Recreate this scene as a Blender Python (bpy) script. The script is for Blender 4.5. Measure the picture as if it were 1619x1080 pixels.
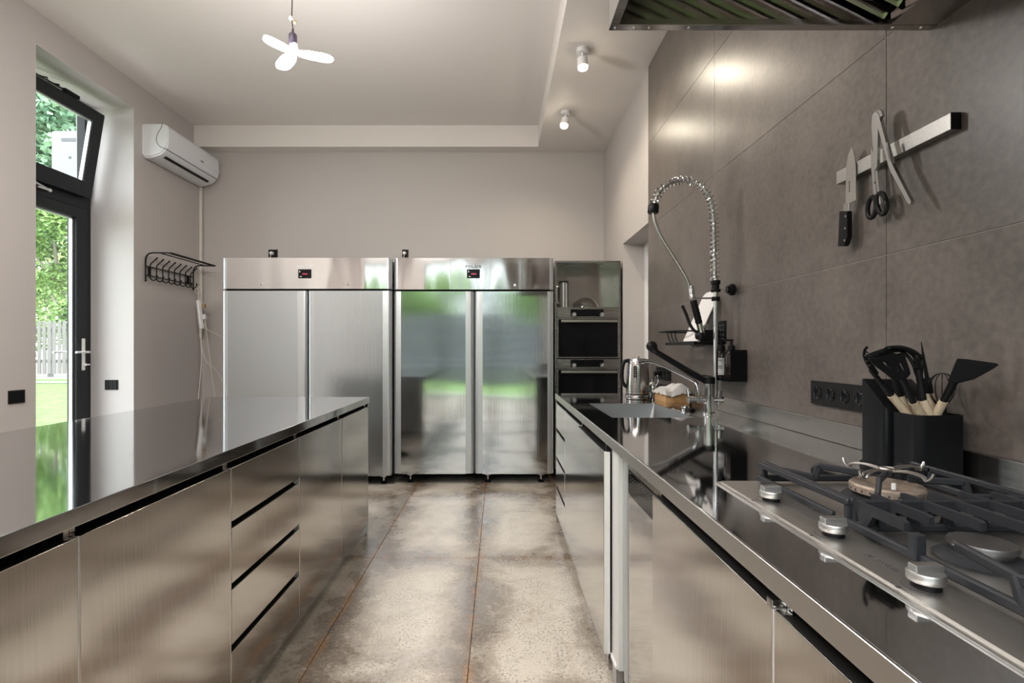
import bpy, bmesh, math, random
from mathutils import Vector, Matrix, Euler, noise as mnoise
random.seed(7)
PI = math.pi
for o in list(bpy.data.objects):
    bpy.data.objects.remove(o)
SC = bpy.context.scene
COL = SC.collection

# ------------------------------------------------------------------ camera, sky, large lights, exposure
CAMZ = 1.23
cam = bpy.data.cameras.new('camera')
cam.sensor_width = 36.0
cam.lens = 800 / 1619 * 36
cam.shift_x = (809.5 - 788) / 1619
cam.shift_y = -(540 - 550.5) / 1619
cam.clip_start = 0.02
camo = bpy.data.objects.new('camera', cam)
COL.objects.link(camo)
camo.location = (0, 0, CAMZ)
camo.rotation_euler = (PI / 2, 0, 0)
SC.camera = camo

world = bpy.data.worlds.new('sky')
SC.world = world
world.use_nodes = True
bgn = world.node_tree.nodes['Background']
bgn.inputs['Color'].default_value = (0.90, 0.95, 1.0, 1)
bgn.inputs['Strength'].default_value = 4.7

def area(name, loc, rot, sx, sy, power, col=(1, 1, 1), portal=False):
    l = bpy.data.lights.new(name, 'AREA')
    l.shape = 'RECTANGLE'
    l.size = sx
    l.size_y = sy
    l.energy = power
    l.color = col
    if portal:
        l.cycles.is_portal = True
    o = bpy.data.objects.new(name, l)
    COL.objects.link(o)
    o.location = loc
    o.rotation_euler = rot
    return o

# sky portals in the openings (they only guide the sampling of the real sky)
area('sky_portal', (-0.7, -2.32, 1.6), (PI / 2, 0, 0), 3.4, 3.2, 1, portal=True)
area('sky_portal', (-3.82, 4.07, 1.7), (0, -PI / 2, 0), 3.4, 0.98, 1, portal=True)
# added fill lights under the ceiling, out of view, to brighten the room
area('added_fill_light', (-1.4, -0.9, 3.60), (0, 0, 0), 2.6, 1.6, 88, (1.0, 0.935, 0.89))
area('added_fill_light', (-1.7, 1.3, 3.60), (0, 0, 0), 1.6, 1.0, 42, (1.0, 0.935, 0.89))

SC.view_settings.view_transform = 'Standard'
SC.view_settings.look = 'None'
SC.view_settings.gamma = 1
SC.view_settings.use_curve_mapping = False
SC.view_settings.exposure = 0.80
SC.cycles.max_bounces = 10
SC.cycles.diffuse_bounces = 5
SC.cycles.glossy_bounces = 6
SC.cycles.transparent_max_bounces = 12
SC.cycles.sample_clamp_indirect = 6
SC.cycles.use_denoising = True
SC.cycles.caustics_reflective = False
SC.cycles.caustics_refractive = False

# ------------------------------------------------------------------ picture measurements -> places
def W(px, py, Y):
    return Vector(((px - 788) * Y / 800, Y, CAMZ + (550.5 - py) * Y / 800))
def Wx(px, py, X):
    return W(px, py, 800 * X / (px - 788))

# ------------------------------------------------------------------ materials
MAT = {}
def new_mat(name):
    m = bpy.data.materials.new(name)
    m.use_nodes = True
    nt = m.node_tree
    b = nt.nodes['Principled BSDF']
    MAT[name] = m
    return m, nt, b
def N(nt, t, **kw):
    n = nt.nodes.new(t)
    for k, v in kw.items():
        setattr(n, k, v)
    return n
def L(nt, a, b):
    nt.links.new(a, b)
def plain(name, col, rough=0.5, metal=0.0, emit=None, es=0, bump=0, bscale=60, var=0.0, ior=None, coat=0):
    m, nt, b = new_mat(name)
    b.inputs['Base Color'].default_value = (*col, 1)
    b.inputs['Roughness'].default_value = rough
    b.inputs['Metallic'].default_value = metal
    if ior:
        b.inputs['IOR'].default_value = ior
    if max(col) < 0.03 and not metal:
        b.inputs['Specular IOR Level'].default_value = 0.16
    if coat:
        b.inputs['Coat Weight'].default_value = coat
    if emit:
        b.inputs['Emission Color'].default_value = (*emit, 1)
        b.inputs['Emission Strength'].default_value = es
    tc = N(nt, 'ShaderNodeTexCoord')
    nz = N(nt, 'ShaderNodeTexNoise')
    nz.inputs['Scale'].default_value = bscale
    nz.inputs['Detail'].default_value = 5
    L(nt, tc.outputs['Object'], nz.inputs['Vector'])
    if bump:
        bp = N(nt, 'ShaderNodeBump')
        bp.inputs['Strength'].default_value = bump
        bp.inputs['Distance'].default_value = 0.002
        L(nt, nz.outputs['Fac'], bp.inputs['Height'])
        L(nt, bp.outputs['Normal'], b.inputs['Normal'])
    if var:
        mr = N(nt, 'ShaderNodeMapRange')
        mr.inputs['To Min'].default_value = 1 - var
        mr.inputs['To Max'].default_value = 1 + var
        mx = N(nt, 'ShaderNodeVectorMath', operation='SCALE')
        mx.inputs[0].default_value = col
        L(nt, nz.outputs['Fac'], mr.inputs['Value'])
        L(nt, mr.outputs['Result'], mx.inputs['Scale'])
        L(nt, mx.outputs['Vector'], b.inputs['Base Color'])
    return m
def steel(name, col=(0.6, 0.585, 0.565), rough=0.2, brush=(2, 2, 200), bstr=0.05, wave=0.0, wscale=2.0, rvar=0.06, wstretch=(1, 1, 1)):
    """brushed sheet steel: fine streaks along one axis, optional soft waviness of the sheet"""
    m, nt, b = new_mat(name)
    b.inputs['Base Color'].default_value = (*col, 1)
    b.inputs['Metallic'].default_value = 1
    tc = N(nt, 'ShaderNodeTexCoord')
    mp = N(nt, 'ShaderNodeMapping')
    mp.inputs['Scale'].default_value = brush
    nz = N(nt, 'ShaderNodeTexNoise')
    nz.inputs['Scale'].default_value = 1.0
    nz.inputs['Detail'].default_value = 4
    L(nt, tc.outputs['Object'], mp.inputs['Vector'])
    L(nt, mp.outputs['Vector'], nz.inputs['Vector'])
    mr = N(nt, 'ShaderNodeMapRange')
    mr.inputs['To Min'].default_value = max(0.02, rough - rvar)
    mr.inputs['To Max'].default_value = rough + rvar
    L(nt, nz.outputs['Fac'], mr.inputs['Value'])
    L(nt, mr.outputs['Result'], b.inputs['Roughness'])
    bp = N(nt, 'ShaderNodeBump')
    bp.inputs['Strength'].default_value = bstr
    bp.inputs['Distance'].default_value = 0.001
    L(nt, nz.outputs['Fac'], bp.inputs['Height'])
    last = bp
    if wave:
        nz2 = N(nt, 'ShaderNodeTexNoise')
        nz2.inputs['Scale'].default_value = wscale
        nz2.inputs['Detail'].default_value = 1
        mp2 = N(nt, 'ShaderNodeMapping')
        mp2.inputs['Scale'].default_value = wstretch
        L(nt, tc.outputs['Object'], mp2.inputs['Vector'])
        L(nt, mp2.outputs['Vector'], nz2.inputs['Vector'])
        bp2 = N(nt, 'ShaderNodeBump')
        bp2.inputs['Strength'].default_value = 1.0
        bp2.inputs['Distance'].default_value = wave
        L(nt, nz2.outputs['Fac'], bp2.inputs['Height'])
        L(nt, bp.outputs['Normal'], bp2.inputs['Normal'])
        last = bp2
    L(nt, last.outputs['Normal'], b.inputs['Normal'])
    return m
def glass_mat(name, tint=(1, 1, 1), refl=1.0):
    m = bpy.data.materials.new(name)
    m.use_nodes = True
    nt = m.node_tree
    nt.nodes.remove(nt.nodes['Principled BSDF'])
    out = nt.nodes['Material Output']
    tr = N(nt, 'ShaderNodeBsdfTransparent')
    tr.inputs['Color'].default_value = (*tint, 1)
    gl = N(nt, 'ShaderNodeBsdfGlossy')
    gl.inputs['Roughness'].default_value = 0.02
    fr = N(nt, 'ShaderNodeLayerWeight')
    fr.inputs['Blend'].default_value = 0.5
    pw = N(nt, 'ShaderNodeMath', operation='POWER')
    pw.inputs[1].default_value = 4.0
    ml = N(nt, 'ShaderNodeMath', operation='MULTIPLY_ADD')
    ml.inputs[1].default_value = 0.45 * refl
    ml.inputs[2].default_value = 0.025 * refl
    L(nt, fr.outputs['Facing'], pw.inputs[0])
    mx = N(nt, 'ShaderNodeMixShader')
    L(nt, pw.outputs[0], ml.inputs[0])
    L(nt, ml.outputs[0], mx.inputs['Fac'])
    L(nt, tr.outputs[0], mx.inputs[1])
    L(nt, gl.outputs[0], mx.inputs[2])
    L(nt, mx.outputs[0], out.inputs['Surface'])
    MAT[name] = m
    return m

plain('wall_paint', (0.475, 0.44, 0.422), 0.55, bump=0.08, bscale=160, var=0.02)
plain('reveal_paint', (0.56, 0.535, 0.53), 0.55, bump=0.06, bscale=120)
plain('ceiling_paint', (0.78, 0.735, 0.71), 0.6, bump=0.06, bscale=160)
plain('grout_light', (0.36, 0.34, 0.32), 0.8)
plain('grout_floor', (0.10, 0.075, 0.05), 0.8, var=0.3)
plain('frame_dark', (0.022, 0.024, 0.027), 0.4, bump=0.02)
plain('black_plastic', (0.007, 0.007, 0.0075), 0.38)
plain('black_matt', (0.008, 0.008, 0.0085), 0.55)
plain('black_satin', (0.007, 0.0075, 0.0085), 0.33, bump=0.02, bscale=300)
plain('black_gloss', (0.006, 0.006, 0.007), 0.06)
plain('black_nylon', (0.006, 0.0065, 0.007), 0.42, bump=0.04, bscale=80)
plain('dark_gap', (0.01, 0.0095, 0.009), 0.5)
plain('cast_iron', (0.024, 0.0255, 0.029), 0.36, bump=0.15, bscale=500)
plain('white_plastic', (0.78, 0.78, 0.78), 0.35)
plain('white_metal', (0.75, 0.75, 0.74), 0.4)
plain('ac_white', (0.72, 0.73, 0.76), 0.32)
plain('grey_line', (0.10, 0.10, 0.11), 0.5)
plain('cable_white', (0.66, 0.62, 0.56), 0.5)
plain('paper', (0.80, 0.79, 0.77), 0.8, bump=0.1, bscale=40)
plain('label_paper', (0.62, 0.62, 0.60), 0.7)
plain('cutting_board', (0.70, 0.68, 0.66), 0.45)
plain('chrome', (0.58, 0.58, 0.58), 0.07, 1.0)
plain('chrome_soft', (0.50, 0.49, 0.48), 0.24, 1.0)
plain('hose_steel', (0.40, 0.40, 0.39), 0.35, 1.0)
plain('knob_metal', (0.50, 0.495, 0.485), 0.38, 1.0)
plain('bar_metal', (0.42, 0.405, 0.385), 0.34, 1.0, bump=0.1, bscale=120, var=0.12)
plain('blade_metal', (0.62, 0.60, 0.57), 0.22, 1.0, bump=0.03, bscale=200)
plain('burner_alu', (0.22, 0.215, 0.215), 0.4, 1.0, var=0.15, bscale=30)
plain('burner_brass', (0.31, 0.25, 0.20), 0.55, 0.6, bump=0.3, bscale=90, var=0.5)
plain('amber_glass', (0.016, 0.010, 0.008), 0.08, coat=0.5)
plain('socket_brass', (0.16, 0.14, 0.10), 0.35, 1.0)
plain('print_dark', (0.04, 0.04, 0.045), 0.5)
plain('print_light', (0.65, 0.67, 0.68), 0.5)
plain('display_red', (0.1, 0.005, 0.01), 0.4, emit=(1.0, 0.05, 0.15), es=0.25)
plain('outdoor_white', (0.25, 0.255, 0.26), 0.5)
plain('edge_bright', (0.85, 0.85, 0.84), 0.35, 0.6)
plain('socket_violet', (0.030, 0.022, 0.038), 0.45)
plain('cork', (0.35, 0.24, 0.13), 0.7)
plain('lamp_blade', (0.9, 0.9, 0.9), 0.4, emit=(1.0, 0.98, 0.96), es=20)
plain('spot_bulb', (0.9, 0.9, 0.85), 0.3, emit=(1.0, 0.88, 0.68), es=36)
plain('alu_profile', (0.55, 0.57, 0.585), 0.36, 0.9, bump=0.02)
plain('alu_dark', (0.24, 0.25, 0.26), 0.4, 0.9)
plain('bark', (0.30, 0.27, 0.23), 0.8, bump=0.6, bscale=14, var=0.4)
plain('fence_paint', (0.17, 0.16, 0.15), 0.7, bump=0.1, bscale=30, var=0.12)
plain('fence_grey', (0.055, 0.057, 0.062), 0.7, bump=0.1, bscale=20, var=0.1)
plain('gravel', (0.22, 0.205, 0.19), 0.9, bump=0.5, bscale=40, var=0.3)
plain('terrace_stone', (0.66, 0.62, 0.58), 0.7, bump=0.1, bscale=20, var=0.12)
plain('facade', (0.5, 0.5, 0.5), 0.8, bump=0.1, bscale=60)
plain('oven_steel_knob', (0.5, 0.49, 0.47), 0.3, 1.0)

# wood
def wood(name, c0, c1, scale=(60, 60, 4)):
    m, nt, b = new_mat(name)
    tc = N(nt, 'ShaderNodeTexCoord')
    mp = N(nt, 'ShaderNodeMapping')
    mp.inputs['Scale'].default_value = scale
    nz = N(nt, 'ShaderNodeTexNoise')
    nz.inputs['Scale'].default_value = 1.5
    nz.inputs['Detail'].default_value = 6
    cr = N(nt, 'ShaderNodeValToRGB')
    cr.color_ramp.elements[0].position = 0.3
    cr.color_ramp.elements[0].color = (*c0, 1)
    cr.color_ramp.elements[1].position = 0.7
    cr.color_ramp.elements[1].color = (*c1, 1)
    L(nt, tc.outputs['Object'], mp.inputs['Vector'])
    L(nt, mp.outputs['Vector'], nz.inputs['Vector'])
    L(nt, nz.outputs['Fac'], cr.inputs['Fac'])
    L(nt, cr.outputs['Color'], b.inputs['Base Color'])
    b.inputs['Roughness'].default_value = 0.5
wood('beech', (0.45, 0.35, 0.24), (0.62, 0.52, 0.38), (90, 90, 12))
wood('bamboo', (0.40, 0.22, 0.09), (0.55, 0.32, 0.14), (8, 60, 60))

steel('steel_top', (0.50, 0.505, 0.515), 0.055, (150, 3, 150), 0.02, wave=0.00025, wscale=1.3, rvar=0.03)
steel('steel_front', (0.60, 0.575, 0.55), 0.135, (160, 160, 2.5), 0.09, wave=0.0012, wscale=1.3, rvar=0.05)
steel('steel_fridge', (0.60, 0.615, 0.625), 0.075, (180, 180, 2.5), 0.15, wave=0.008, wscale=1.5, rvar=0.02, wstretch=(.45, 1, 1.3))
steel('steel_fridge_soft', (0.54, 0.58, 0.605), 0.2, (180, 180, 2.5), 0.3, wave=0.006, wscale=1.5, rvar=0.03, wstretch=(.45, 1, 1.3))
steel('steel_head', (0.68, 0.675, 0.67), 0.09, (180, 3, 180), 0.03, wave=0.016, wscale=2.2, rvar=0.02, wstretch=(1.6, 1, .4))
steel('steel_upstand', (0.38, 0.365, 0.345), 0.25, (120, 2.5, 120), 0.03)
steel('steel_sink', (0.40, 0.405, 0.41), 0.34, (3, 150, 150), 0.06)
steel('steel_panel', (0.55, 0.53, 0.51), 0.09, (120, 120, 3), 0.03, wave=0.0006, wscale=1.3, rvar=0.03)
steel('steel_hob', (0.60, 0.58, 0.555), 0.36, (140, 2.5, 140), 0.06)
steel('steel_oven', (0.36, 0.345, 0.325), 0.26, (3, 120, 120), 0.05)
steel('steel_hood', (0.50, 0.48, 0.46), 0.14, (3, 120, 120), 0.05, wave=0.004, wscale=3)
steel('steel_mirror', (0.50, 0.485, 0.475), 0.07, (3, 100, 100), 0.01, wave=0.0006, wscale=4, rvar=0.02)
steel('steel_baffle', (0.30, 0.265, 0.25), 0.16, (3, 100, 100), 0.01, rvar=0.03)
steel('steel_kettle', (0.43, 0.41, 0.39), 0.2, (2, 2, 160), 0.04)
glass_mat('pane_glass', (0.95, 0.97, 0.96), 0.9)
glass_mat('dome_glass', (0.80, 0.79, 0.77), 2.0)

# wall tiles: mottled brown-grey stoneware, satin
def tile_wall_mat():
    m, nt, b = new_mat('stoneware_wall')
    g = N(nt, 'ShaderNodeNewGeometry')
    n1 = N(nt, 'ShaderNodeTexNoise'); n1.inputs['Scale'].default_value = 5; n1.inputs['Detail'].default_value = 8; n1.inputs['Roughness'].default_value = 0.62
    n2 = N(nt, 'ShaderNodeTexNoise'); n2.inputs['Scale'].default_value = 45; n2.inputs['Detail'].default_value = 6
    L(nt, g.outputs['Position'], n1.inputs['Vector']); L(nt, g.outputs['Position'], n2.inputs['Vector'])
    mx = N(nt, 'ShaderNodeMix'); mx.data_type = 'FLOAT'
    mx.inputs[0].default_value = 0.42
    L(nt, n1.outputs['Fac'], mx.inputs[2]); L(nt, n2.outputs['Fac'], mx.inputs[3])
    cr = N(nt, 'ShaderNodeValToRGB')
    e = cr.color_ramp.elements
    e[0].position = 0.36; e[0].color = (0.080, 0.067, 0.059, 1)
    e[1].position = 0.66; e[1].color = (0.150, 0.128, 0.113, 1)
    L(nt, mx.outputs[0], cr.inputs['Fac']); L(nt, cr.outputs['Color'], b.inputs['Base Color'])
    mr = N(nt, 'ShaderNodeMapRange'); mr.inputs['To Min'].default_value = 0.27; mr.inputs['To Max'].default_value = 0.40
    L(nt, n2.outputs['Fac'], mr.inputs['Value']); L(nt, mr.outputs['Result'], b.inputs['Roughness'])
    bp = N(nt, 'ShaderNodeBump'); bp.inputs['Strength'].default_value = 0.25; bp.inputs['Distance'].default_value = 0.002
    L(nt, mx.outputs[0], bp.inputs['Height']); L(nt, bp.outputs['Normal'], b.inputs['Normal'])
tile_wall_mat()

# floor tiles: worn metal-look stoneware, pale worn middles, rust along the edges
def tile_floor_mat():
    m, nt, b = new_mat('stoneware_floor')
    g = N(nt, 'ShaderNodeNewGeometry'); tc = N(nt, 'ShaderNodeTexCoord'); oi = N(nt, 'ShaderNodeObjectInfo')
    def noi(scale, det, rough=0.55, vec=None, dist=0):
        n = N(nt, 'ShaderNodeTexNoise'); n.inputs['Scale'].default_value = scale; n.inputs['Detail'].default_value = det
        n.inputs['Roughness'].default_value = rough; n.inputs['Distortion'].default_value = dist
        L(nt, vec or g.outputs['Position'], n.inputs['Vector']); return n.outputs['Fac']
    def mth(op, a, c=None, v=None, v2=None):
        n = N(nt, 'ShaderNodeMath', operation=op)
        for i, x in enumerate((a, c)):
            if x is None: continue
            if isinstance(x, (int, float)): n.inputs[i].default_value = x
            else: L(nt, x, n.inputs[i])
        return n.outputs[0]
    def rng(x, a, c, lo=0.0, hi=1.0):
        n = N(nt, 'ShaderNodeMapRange'); n.inputs['From Min'].default_value = a; n.inputs['From Max'].default_value = c
        n.inputs['To Min'].default_value = lo; n.inputs['To Max'].default_value = hi
        L(nt, x, n.inputs['Value']); return n.outputs['Result']
    def mixc(f, a, c):
        n = N(nt, 'ShaderNodeMix'); n.data_type = 'RGBA'
        if isinstance(f, (int, float)): n.inputs[0].default_value = f
        else: L(nt, f, n.inputs[0])
        for i, x in ((6, a), (7, c)):
            if isinstance(x, tuple): n.inputs[i].default_value = (*x, 1)
            else: L(nt, x, n.inputs[i])
        return n.outputs[2]
    sp = N(nt, 'ShaderNodeSeparateXYZ'); L(nt, tc.outputs['Object'], sp.inputs[0])
    dx = mth('SUBTRACT', 0.31, mth('ABSOLUTE', sp.outputs['X'])); dy = mth('SUBTRACT', 0.62, mth('ABSOLUTE', sp.outputs['Y']))
    edge = mth('MINIMUM', dx, dy)
    big = noi(2.3, 5, 0.6, dist=0.6); mid = noi(9, 8, 0.65); fine = noi(60, 6, 0.7); grit = noi(95, 5, 0.72)
    wear = mth('ADD', mth('MULTIPLY', big, 0.80), mth('MULTIPLY', mid, 0.50))
    wear = mth('ADD', wear, mth('MULTIPLY', rng(edge, 0.0, 0.20), 0.30))
    wear = mth('ADD', wear, mth('MULTIPLY', mth('SUBTRACT', fine, 0.5), 0.22))
    wear = mth('ADD', wear, mth('MULTIPLY', oi.outputs['Random'], 0.08))
    c = N(nt, 'ShaderNodeValToRGB'); e = c.color_ramp.elements
    e[0].position = 0.58; e[0].color = (0.075, 0.056, 0.041, 1)
    e[1].position = 1.0; e[1].color = (0.57, 0.52, 0.445, 1)
    x = e.new(0.74); x.color = (0.17, 0.134, 0.102, 1)
    x = e.new(0.90); x.color = (0.37, 0.318, 0.258, 1)
    L(nt, wear, c.inputs['Fac'])
    spots = mth('MULTIPLY', rng(grit, 0.50, 0.58), rng(mid, 0.38, 0.56))
    col = mixc(mth('MULTIPLY', spots, 0.68), c.outputs['Color'], (0.09, 0.07, 0.055))
    col = mixc(mth('MULTIPLY', rng(fine, 0.4, 0.7), 0.25), col, (0.50, 0.45, 0.38))
    # rust in streaks along the long edges
    st = N(nt, 'ShaderNodeMapping'); st.inputs['Scale'].default_value = (5, 1.2, 1); L(nt, g.outputs['Position'], st.inputs['Vector'])
    streak = noi(5, 6, 0.7, st.outputs['Vector'])
    e1 = mth('ADD', edge, mth('MULTIPLY', mth('SUBTRACT', mid, 0.5), 0.06))
    rust = mth('MULTIPLY', rng(e1, 0.026, 0.004), rng(streak, 0.42, 0.56))
    col = mixc(mth('MULTIPLY', rust, 0.85), col, mixc(rng(fine, 0.35, 0.65), (0.17, 0.085, 0.04), (0.36, 0.215, 0.11)))
    L(nt, col, b.inputs['Base Color'])
    L(nt, rng(wear, 0.55, 1.0, 0.15, 0.38), b.inputs['Roughness'])
    bp = N(nt, 'ShaderNodeBump'); bp.inputs['Strength'].default_value = 0.25; bp.inputs['Distance'].default_value = 0.0015
    L(nt, mth('SUBTRACT', mid, mth('MULTIPLY', spots, 0.5)), bp.inputs['Height']); L(nt, bp.outputs['Normal'], b.inputs['Normal'])
tile_floor_mat()

def ramp_noise(name, cols, scale, rough=0.9, bump=0.5, trans=0):
    m, nt, b = new_mat(name)
    g = N(nt, 'ShaderNodeNewGeometry')
    n1 = N(nt, 'ShaderNodeTexNoise'); n1.inputs['Scale'].default_value = scale; n1.inputs['Detail'].default_value = 8; n1.inputs['Roughness'].default_value = 0.7
    L(nt, g.outputs['Position'], n1.inputs['Vector'])
    cr = N(nt, 'ShaderNodeValToRGB'); e = cr.color_ramp.elements
    e[0].position = 0.35; e[0].color = (*cols[0], 1); e[1].position = 0.65; e[1].color = (*cols[-1], 1)
    L(nt, n1.outputs['Fac'], cr.inputs['Fac']); L(nt, cr.outputs['Color'], b.inputs['Base Color'])
    b.inputs['Roughness'].default_value = rough
    bp = N(nt, 'ShaderNodeBump'); bp.inputs['Strength'].default_value = bump; bp.inputs['Distance'].default_value = 0.03
    L(nt, n1.outputs['Fac'], bp.inputs['Height']); L(nt, bp.outputs['Normal'], b.inputs['Normal'])
ramp_noise('lawn_grass', [(0.06, 0.11, 0.022), (0.13, 0.205, 0.055)], 6)
ramp_noise('leaf_green', [(0.05, 0.13, 0.025), (0.27, 0.40, 0.12)], 1.6, 0.6, 0)
ramp_noise('leaf_pale', [(0.12, 0.24, 0.08), (0.44, 0.50, 0.20)], 1.3, 0.6, 0)
ramp_noise('leaf_blue', [(0.10, 0.21, 0.13), (0.28, 0.40, 0.24)], 1.3, 0.6, 0)

# ------------------------------------------------------------------ mesh helpers
ORG = {}
def rrect(x0, x1, y0, y1, r, n=5):
    pts = []
    for cx, cy, a0 in ((x1 - r, y1 - r, 0), (x0 + r, y1 - r, 90), (x0 + r, y0 + r, 180), (x1 - r, y0 + r, 270)):
        for i in range(n + 1):
            a = math.radians(a0 + 90 * i / n)
            pts.append((cx + r * math.cos(a), cy + r * math.sin(a)))
    return pts
def smooth_path(pts, k=6):
    pts = [Vector(p) for p in pts]
    out = []
    for i in range(len(pts) - 1):
        p0 = pts[max(i - 1, 0)]; p1 = pts[i]; p2 = pts[i + 1]; p3 = pts[min(i + 2, len(pts) - 1)]
        for j in range(k):
            t = j / k
            out.append(0.5 * ((2 * p1) + (p2 - p0) * t + (2 * p0 - 5 * p1 + 4 * p2 - p3) * t * t + (3 * p1 - p0 - 3 * p2 + p3) * t ** 3))
    out.append(pts[-1])
    return out
class MB:
    def __init__(s):
        s.bm = bmesh.new()
        s.bevelled = False
    def box(s, x0, x1, y0, y1, z0, z1, bev=0.0, seg=2, mat4=None):
        r = bmesh.ops.create_cube(s.bm, size=1)
        vs = r['verts']
        for v in vs:
            v.co = Vector((x0 + (v.co.x + .5) * (x1 - x0), y0 + (v.co.y + .5) * (y1 - y0), z0 + (v.co.z + .5) * (z1 - z0)))
        if bev > 0:
            s.bevelled = True
            es = set(e for v in vs for e in v.link_edges)
            rr = bmesh.ops.bevel(s.bm, geom=list(es), offset=bev, segments=seg, affect='EDGES', profile=0.5)
            vs = list(set(rr['verts']) | set(v for v in vs if v.is_valid))
        if mat4 is not None:
            done = set()
            for v in vs:
                if v.is_valid and v not in done:
                    v.co = mat4 @ v.co; done.add(v)
        return s
    def bar(s, p0, p1, w, h, bev=0.0, up=(0, 0, 1)):
        p0 = Vector(p0); p1 = Vector(p1)
        d = (p1 - p0); ln = d.length; d.normalize()
        u = Vector(up)
        if abs(d.dot(u)) > 0.98: u = Vector((0, 1, 0))
        side = d.cross(u).normalized(); u2 = side.cross(d).normalized()
        M = Matrix((side, d, u2)).transposed().to_4x4(); M.translation = p0
        return s.box(-w / 2, w / 2, 0, ln, -h / 2, h / 2, bev, 1, M)
    def prism(s, poly, axis, a, b):
        def mk(p, t):
            if axis == 'z': return (p[0], p[1], t)
            if axis == 'y': return (p[0], t, p[1])
            return (t, p[0], p[1])
        va = [s.bm.verts.new(mk(p, a)) for p in poly]
        vb = [s.bm.verts.new(mk(p, b)) for p in poly]
        n = len(poly)
        for i in range(n):
            s.bm.faces.new((va[i], va[(i + 1) % n], vb[(i + 1) % n], vb[i]))
        s.bm.faces.new(va[::-1]); s.bm.faces.new(vb)
        return s
    def plate(s, pts, thick):
        """closed outline of 3-D points, thickened along the vector thick"""
        t = Vector(thick)
        va = [s.bm.verts.new(Vector(p)) for p in pts]
        vb = [s.bm.verts.new(Vector(p) + t) for p in pts]
        n = len(pts)
        for i in range(n):
            s.bm.faces.new((va[i], va[(i + 1) % n], vb[(i + 1) % n], vb[i]))
        s.bm.faces.new(va[::-1]); s.bm.faces.new(vb)
        return s
    def cup(s, outer, inner, z0, z1, zf):
        n = len(outer)
        r = [[s.bm.verts.new((p[0], p[1], z)) for p in poly] for poly, z in ((outer, z0), (outer, z1), (inner, z1), (inner, zf))]
        for k in range(3):
            for i in range(n):
                s.bm.faces.new((r[k][i], r[k][(i + 1) % n], r[k + 1][(i + 1) % n], r[k + 1][i]))
        s.bm.faces.new(r[0][::-1]); s.bm.faces.new(r[3])
        return s
    def tube(s, pts, r, n=8, closed=False):
        pts = [Vector(p) for p in pts]
        m = len(pts)
        rad = r if isinstance(r, (list, tuple)) else [r] * m
        rings = []
        t0 = None; u = None
        for i, p in enumerate(pts):
            if closed: t = pts[(i + 1) % m] - pts[i - 1]
            else: t = pts[min(i + 1, m - 1)] - pts[max(i - 1, 0)]
            if t.length < 1e-9: t = t0 or Vector((0, 0, 1))
            t.normalize()
            if u is None:
                u = t.orthogonal().normalized()
            else:
                u = u - t * u.dot(t)
                if u.length < 1e-6: u = t.orthogonal()
                u.normalize()
            w = t.cross(u)
            rings.append([s.bm.verts.new(p + (u * math.cos(2 * PI * k / n) + w * math.sin(2 * PI * k / n)) * rad[i]) for k in range(n)])
            t0 = t
        for i in range(m if closed else m - 1):
            a = rings[i]; b = rings[(i + 1) % m]
            for k in range(n):
                s.bm.faces.new((a[k], a[(k + 1) % n], b[(k + 1) % n], b[k]))
        if not closed:
            s.bm.faces.new(rings[0][::-1]); s.bm.faces.new(rings[-1])
        return s
    def lathe(s, prof, c, n=24, axis='z', d=None):
        """prof: (radius, height) pairs along the axis from c"""
        c = Vector(c)
        ax = Vector({'z': (0, 0, 1), 'x': (1, 0, 0), 'y': (0, 1, 0)}[axis]) if d is None else Vector(d).normalized()
        u = ax.orthogonal().normalized(); w = ax.cross(u)
        rings = []
        for r, h in prof:
            if r < 1e-6: rings.append([s.bm.verts.new(c + ax * h)])
            else: rings.append([s.bm.verts.new(c + ax * h + (u * math.cos(2 * PI * k / n) + w * math.sin(2 * PI * k / n)) * r) for k in range(n)])
        for a, b in zip(rings[:-1], rings[1:]):
            for k in range(n):
                if len(a) == 1 and len(b) == 1: continue
                if len(a) == 1: s.bm.faces.new((a[0], b[k], b[(k + 1) % n]))
                elif len(b) == 1: s.bm.faces.new((a[k], a[(k + 1) % n], b[0]))
                else: s.bm.faces.new((a[k], a[(k + 1) % n], b[(k + 1) % n], b[k]))
        if len(rings[0]) > 1: s.bm.faces.new(rings[0][::-1])
        if len(rings[-1]) > 1: s.bm.faces.new(rings[-1])
        return s
    def cyl(s, p0, p1, r, n=20, r1=None):
        p0 = Vector(p0); p1 = Vector(p1)
        return s.lathe([(r, 0), (r if r1 is None else r1, (p1 - p0).length)], p0, n, d=p1 - p0)
    def ball(s, c, r, n=14, sx=1, sy=1, sz=1):
        k = 8
        s0 = len(s.bm.verts)
        prof = [(r * math.sin(PI * i / k), -r * math.cos(PI * i / k)) for i in range(k + 1)]
        prof[0] = (0, -r); prof[-1] = (0, r)
        s.bm.verts.ensure_lookup_table()
        s.lathe(prof, (0, 0, 0), n)
        s.bm.verts.ensure_lookup_table()
        for v in list(s.bm.verts)[s0:]:
            v.co = Vector((v.co.x * sx, v.co.y * sy, v.co.z * sz)) + Vector(c)
        return s
    def build(s, name, mat, parent=None, org=None, smooth=True, sharp=38):
        bmesh.ops.recalc_face_normals(s.bm, faces=s.bm.faces)
        if parent is not None:
            org = ORG[parent.name]
        org = Vector(org) if org is not None else Vector((0, 0, 0))
        for v in s.bm.verts:
            v.co -= org
        me = bpy.data.meshes.new(name)
        s.bm.to_mesh(me); s.bm.free()
        me.materials.append(MAT[mat])
        if smooth:
            me.shade_smooth(); me.set_sharp_from_angle(angle=math.radians(sharp))
        o = bpy.data.objects.new(name, me)
        COL.objects.link(o)
        if parent is not None: o.parent = parent
        else: o.location = org
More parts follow.
